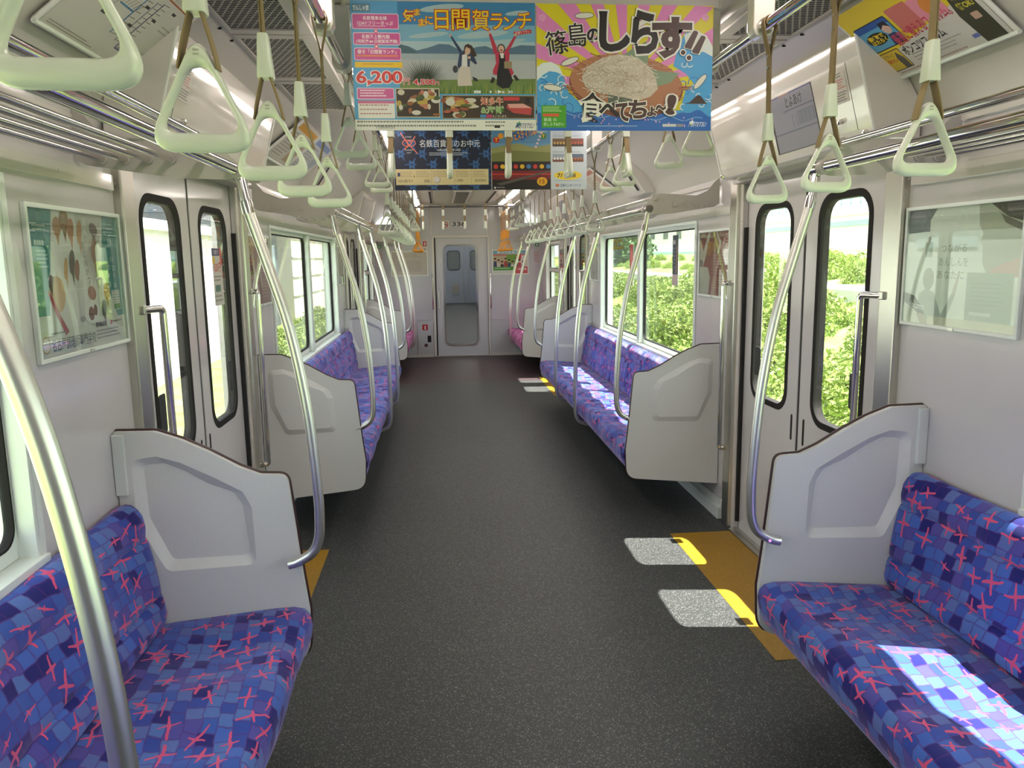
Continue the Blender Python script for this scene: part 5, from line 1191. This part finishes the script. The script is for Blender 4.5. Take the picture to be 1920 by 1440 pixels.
def shrub_proto(seed, n, rx, ry, rz, size, leaf, trunk=.0, name='roadside_shrub'):
    t = thing(name, '', 'shrub', (0, 0, 0))
    m = MB(); V, F = leaf_mesh(n, rx, ry, rz, size, seed); m.add([(x, y, z+trunk) for x, y, z in V], F); m.build('foliage', leaf, t, smooth=0, recalc=False)
    m = MB(); rg = random.Random(seed)
    if trunk: m.tube([(0, 0, -.3), (0, 0, trunk+rz*.6)], [.12, .06], 8)
    for k in range(5): a = k*1.26; m.tube([(0, 0, -.25 if not trunk else trunk), (cos(a)*rx*.5, sin(a)*ry*.5, trunk+rz*.8)], [.03, .012], 5)
    m.build('stems', mat('bark_%d' % seed, (.09, .06, .04), .9), t)
    return t
def gz(x):
    xs = [(-60, -1.2), (-12, -1.1), (-6, -1.05), (-3, -1.1), (3, -1.1), (4.5, -.85), (6, -.35), (8, .15), (11, .6), (12, .7), (18, 1.15), (25, 1.55), (40, 1.75), (90, 1.9)]
    for (a, b), (c_, d) in zip(xs, xs[1:]):
        if a <= x <= c_: return b+(d-b)*(x-a)/(c_-a)
    return 1.9
protos = [shrub_proto(1, 5200, 1.0, 1.3, .75, .055, M['leaf']), shrub_proto(2, 5200, 1.2, 1.0, .9, .062, M['leaf']), shrub_proto(3, 4200, .8, 1.1, .6, .05, M['leaf'])]
tree_p = shrub_proto(4, 3000, 2.0, 2.0, 2.6, .22, M['leafd'], .25, 'tree')
used2 = set(); rg = random.Random(21)
def plant(p, x, y, sc, label, group, cat='shrub'):
    o = p if p.name not in used2 else copy_tree(p)
    used2.add(p.name); o.location = (x, y, gz(x)-.08); o.scale = (sc, sc, sc*rg.uniform(.85, 1.15)); o.rotation_euler = (0, 0, rg.uniform(0, 6.28)); o['label'] = label; o['category'] = cat; o['group'] = group
rows = [('lowest', 3.6, .8, 3.2, 16, .75), ('second', 5.2, 2.0, 2.6, 18, 1.0), ('third', 7.2, 3.5, 2.9, 18, 1.05), ('upper', 12.4, 8.0, 3.2, 16, .95), ('top', 17.5, 24.0, 4.2, 12, .42)]
for nm, x, y0, st, n, sc in rows:
    for i in range(n):
        plant(protos[rg.randrange(3)], x+rg.uniform(-.45, .45), y0+i*st+rg.uniform(-.5, .5), sc*rg.uniform(.85, 1.2)*(.45 if (nm == 'upper' and y0+i*st > 31) else 1), 'bright green shrub in the %s row on the bank outside the right windows' % nm, 'shrubs in the %s row on the right bank' % nm)
for i in range(9): plant(protos[i % 3], -4.6+rg.uniform(-.3, .3), 20+i*2.3, .75, 'low green shrub in front of the buildings outside the left windows', 'shrubs outside the left windows')
for i, (x, y, sc) in enumerate(((12.4, 58, .85), (14.9, 63, .9), (14.2, 73, .95), (18.2, 74, .9), (17.6, 86, 1.0))):
    plant(tree_p, x, y, sc, 'dark green tree in the clump beyond the right window', 'trees beyond the right window', 'tree')

# elevated road, right
t = thing('elevated_road', 'long pale elevated road with railings beyond the green bank', 'elevated road', (46, 80, 1.5))
m = MB(); m.box(44, 54, 40, 190, 4.3, 5.5); m.build('deck', M['build'], t, smooth=0)
m = MB(); m.box(43.8, 44, 40, 190, 5.5, 6.3); m.build('barrier', M['white'], t, smooth=0)
m = MB()
m.box(43.85, 43.95, 40, 190, 7.2, 7.32); m.box(43.85, 43.95, 40, 190, 6.7, 6.78)
for k in range(76): m.box(43.85, 43.95, 40+k*2, 40.12+k*2, 6.3, 7.3)
m.build('railing', mat('teal_rail', (.22, .36, .38), .5), t, smooth=0)
m = MB(); m.box(43.9, 43.98, 40, 190, 4.35, 4.9); m.build('girder_band', mat('teal_girder', (.26, .38, .42), .5), t, smooth=0)  # teal band along the girder side
m = MB(); m.box(44.1, 44.4, 40, 190, 1.2, 4.3); m.build('wall_below', M['white'], t, smooth=0)
for k in range(7): m = MB(); m.box(43.8, 44.1, 48+k*22, 49.2+k*22, 1.2, 4.3); m.build('pier', M['build'], t, smooth=0)
# factory, right
t = thing('factory_building', 'white factory building with small windows beyond the right window', 'building', (29, 112, 1.2))
m = MB(); m.box(24, 34, 92, 150, 1.2, 10.5); m.build('wall', M['build'], t, smooth=0)
m = MB(); m.box(23.6, 34.4, 91.6, 150.4, 10.5, 11.1); m.build('roof', M['white'], t, smooth=0)
m = MB(); m.box(23.8, 34.2, 91.5, 92, 1.2, 1.9); m.build('plinth', mat('teal_fence', (.30, .48, .46), .6), t, smooth=0)
for k, (x, z, h) in enumerate(((24.6, 3.4, 1.0), (26.2, 3.4, 1.0), (27.8, 3.4, 1.0), (30.4, 3.2, 1.7), (31.3, 3.2, 1.7), (32.2, 3.2, 1.7), (25.0, 5.2, .9), (27.0, 5.2, .9))):
    m = MB(); m.box(x, x+.55, 91.9, 92, z, z+h); m.build('window', M['grey'], t, smooth=0)
# left side buildings
t = thing('white_shed', 'long bright white building close outside the left doors', 'building', (-8, 14, -1.1))
m = MB(); m.box(-10, -6.2, 3.0, 24.5, -.55, 2.15); m.build('wall', M['white'], t, smooth=0)
m = MB(); m.box(-10.3, -6.0, 2.8, 24.7, 2.15, 2.36); m.build('roof_edge', M['build'], t, smooth=0)
m = MB(); m.box(-10, -6.1, 2.9, 24.6, -1.1, -.55); m.build('plinth', M['concrete'], t, smooth=0)
m = MB(); m.box(-6.2, -6.17, 12.5, 14.2, 1.55, 1.95); m.build('vent', mat('pale_vent', (.45, .55, .58), .5), t, smooth=0)
t = thing('grey_house', 'dark grey house with slate roof seen through the left window', 'building', (-9, 28.5, -1.1))
m = MB(); m.box(-12, -6.8, 25.3, 32.5, -1.1, 3.0); m.build('wall', M['grey'], t, smooth=0)
m = MB(); m.box(-12.4, -6.2, 25.0, 32.8, 3.0, 3.3); m.build('roof', mat('slate_roof', (.05, .06, .07), .5), t, smooth=0)
for k in range(3): m = MB(); m.box(-6.8, -6.75, 26.4+k*2.1, 27.6+k*2.1, .2, 2.1); m.build('window', mat('house_glass_%d' % k, (.25, .33, .35), .1), t, smooth=0)
t = thing('cream_building', 'cream sided building seen through the left window', 'building', (-9, 41, -1.1))
m = MB(); m.box(-13, -6.4, 33.4, 52, -1.1, 3.4)
m.build('wall', mat('cream_siding', (.66, .62, .52), .7), t, smooth=0)
m = MB(); [m.box(-6.4, -6.36, 33.4, 52, z, z+.05) for z in (0, .8, 1.6, 2.4)]; m.build('siding_line', M['concrete'], t, smooth=0)
m = MB(); m.box(-13.4, -6.0, 33.1, 52.3, 3.4, 3.75); m.build('roof', M['grey'], t, smooth=0)
t = thing('trackside_box', 'dark equipment box on the grass outside the left door', 'equipment box', (-3.4, 7.6, -1.1))
m = MB(); m.box(-3.9, -3.2, 7.6, 8.5, -1.12, -.35); m.build('body', M['grey'], t, smooth=0, bevel=.03)
m = MB(); m.box(-3.92, -3.18, 7.58, 8.52, -.35, -.30); m.build('lid', M['black'], t, smooth=0)
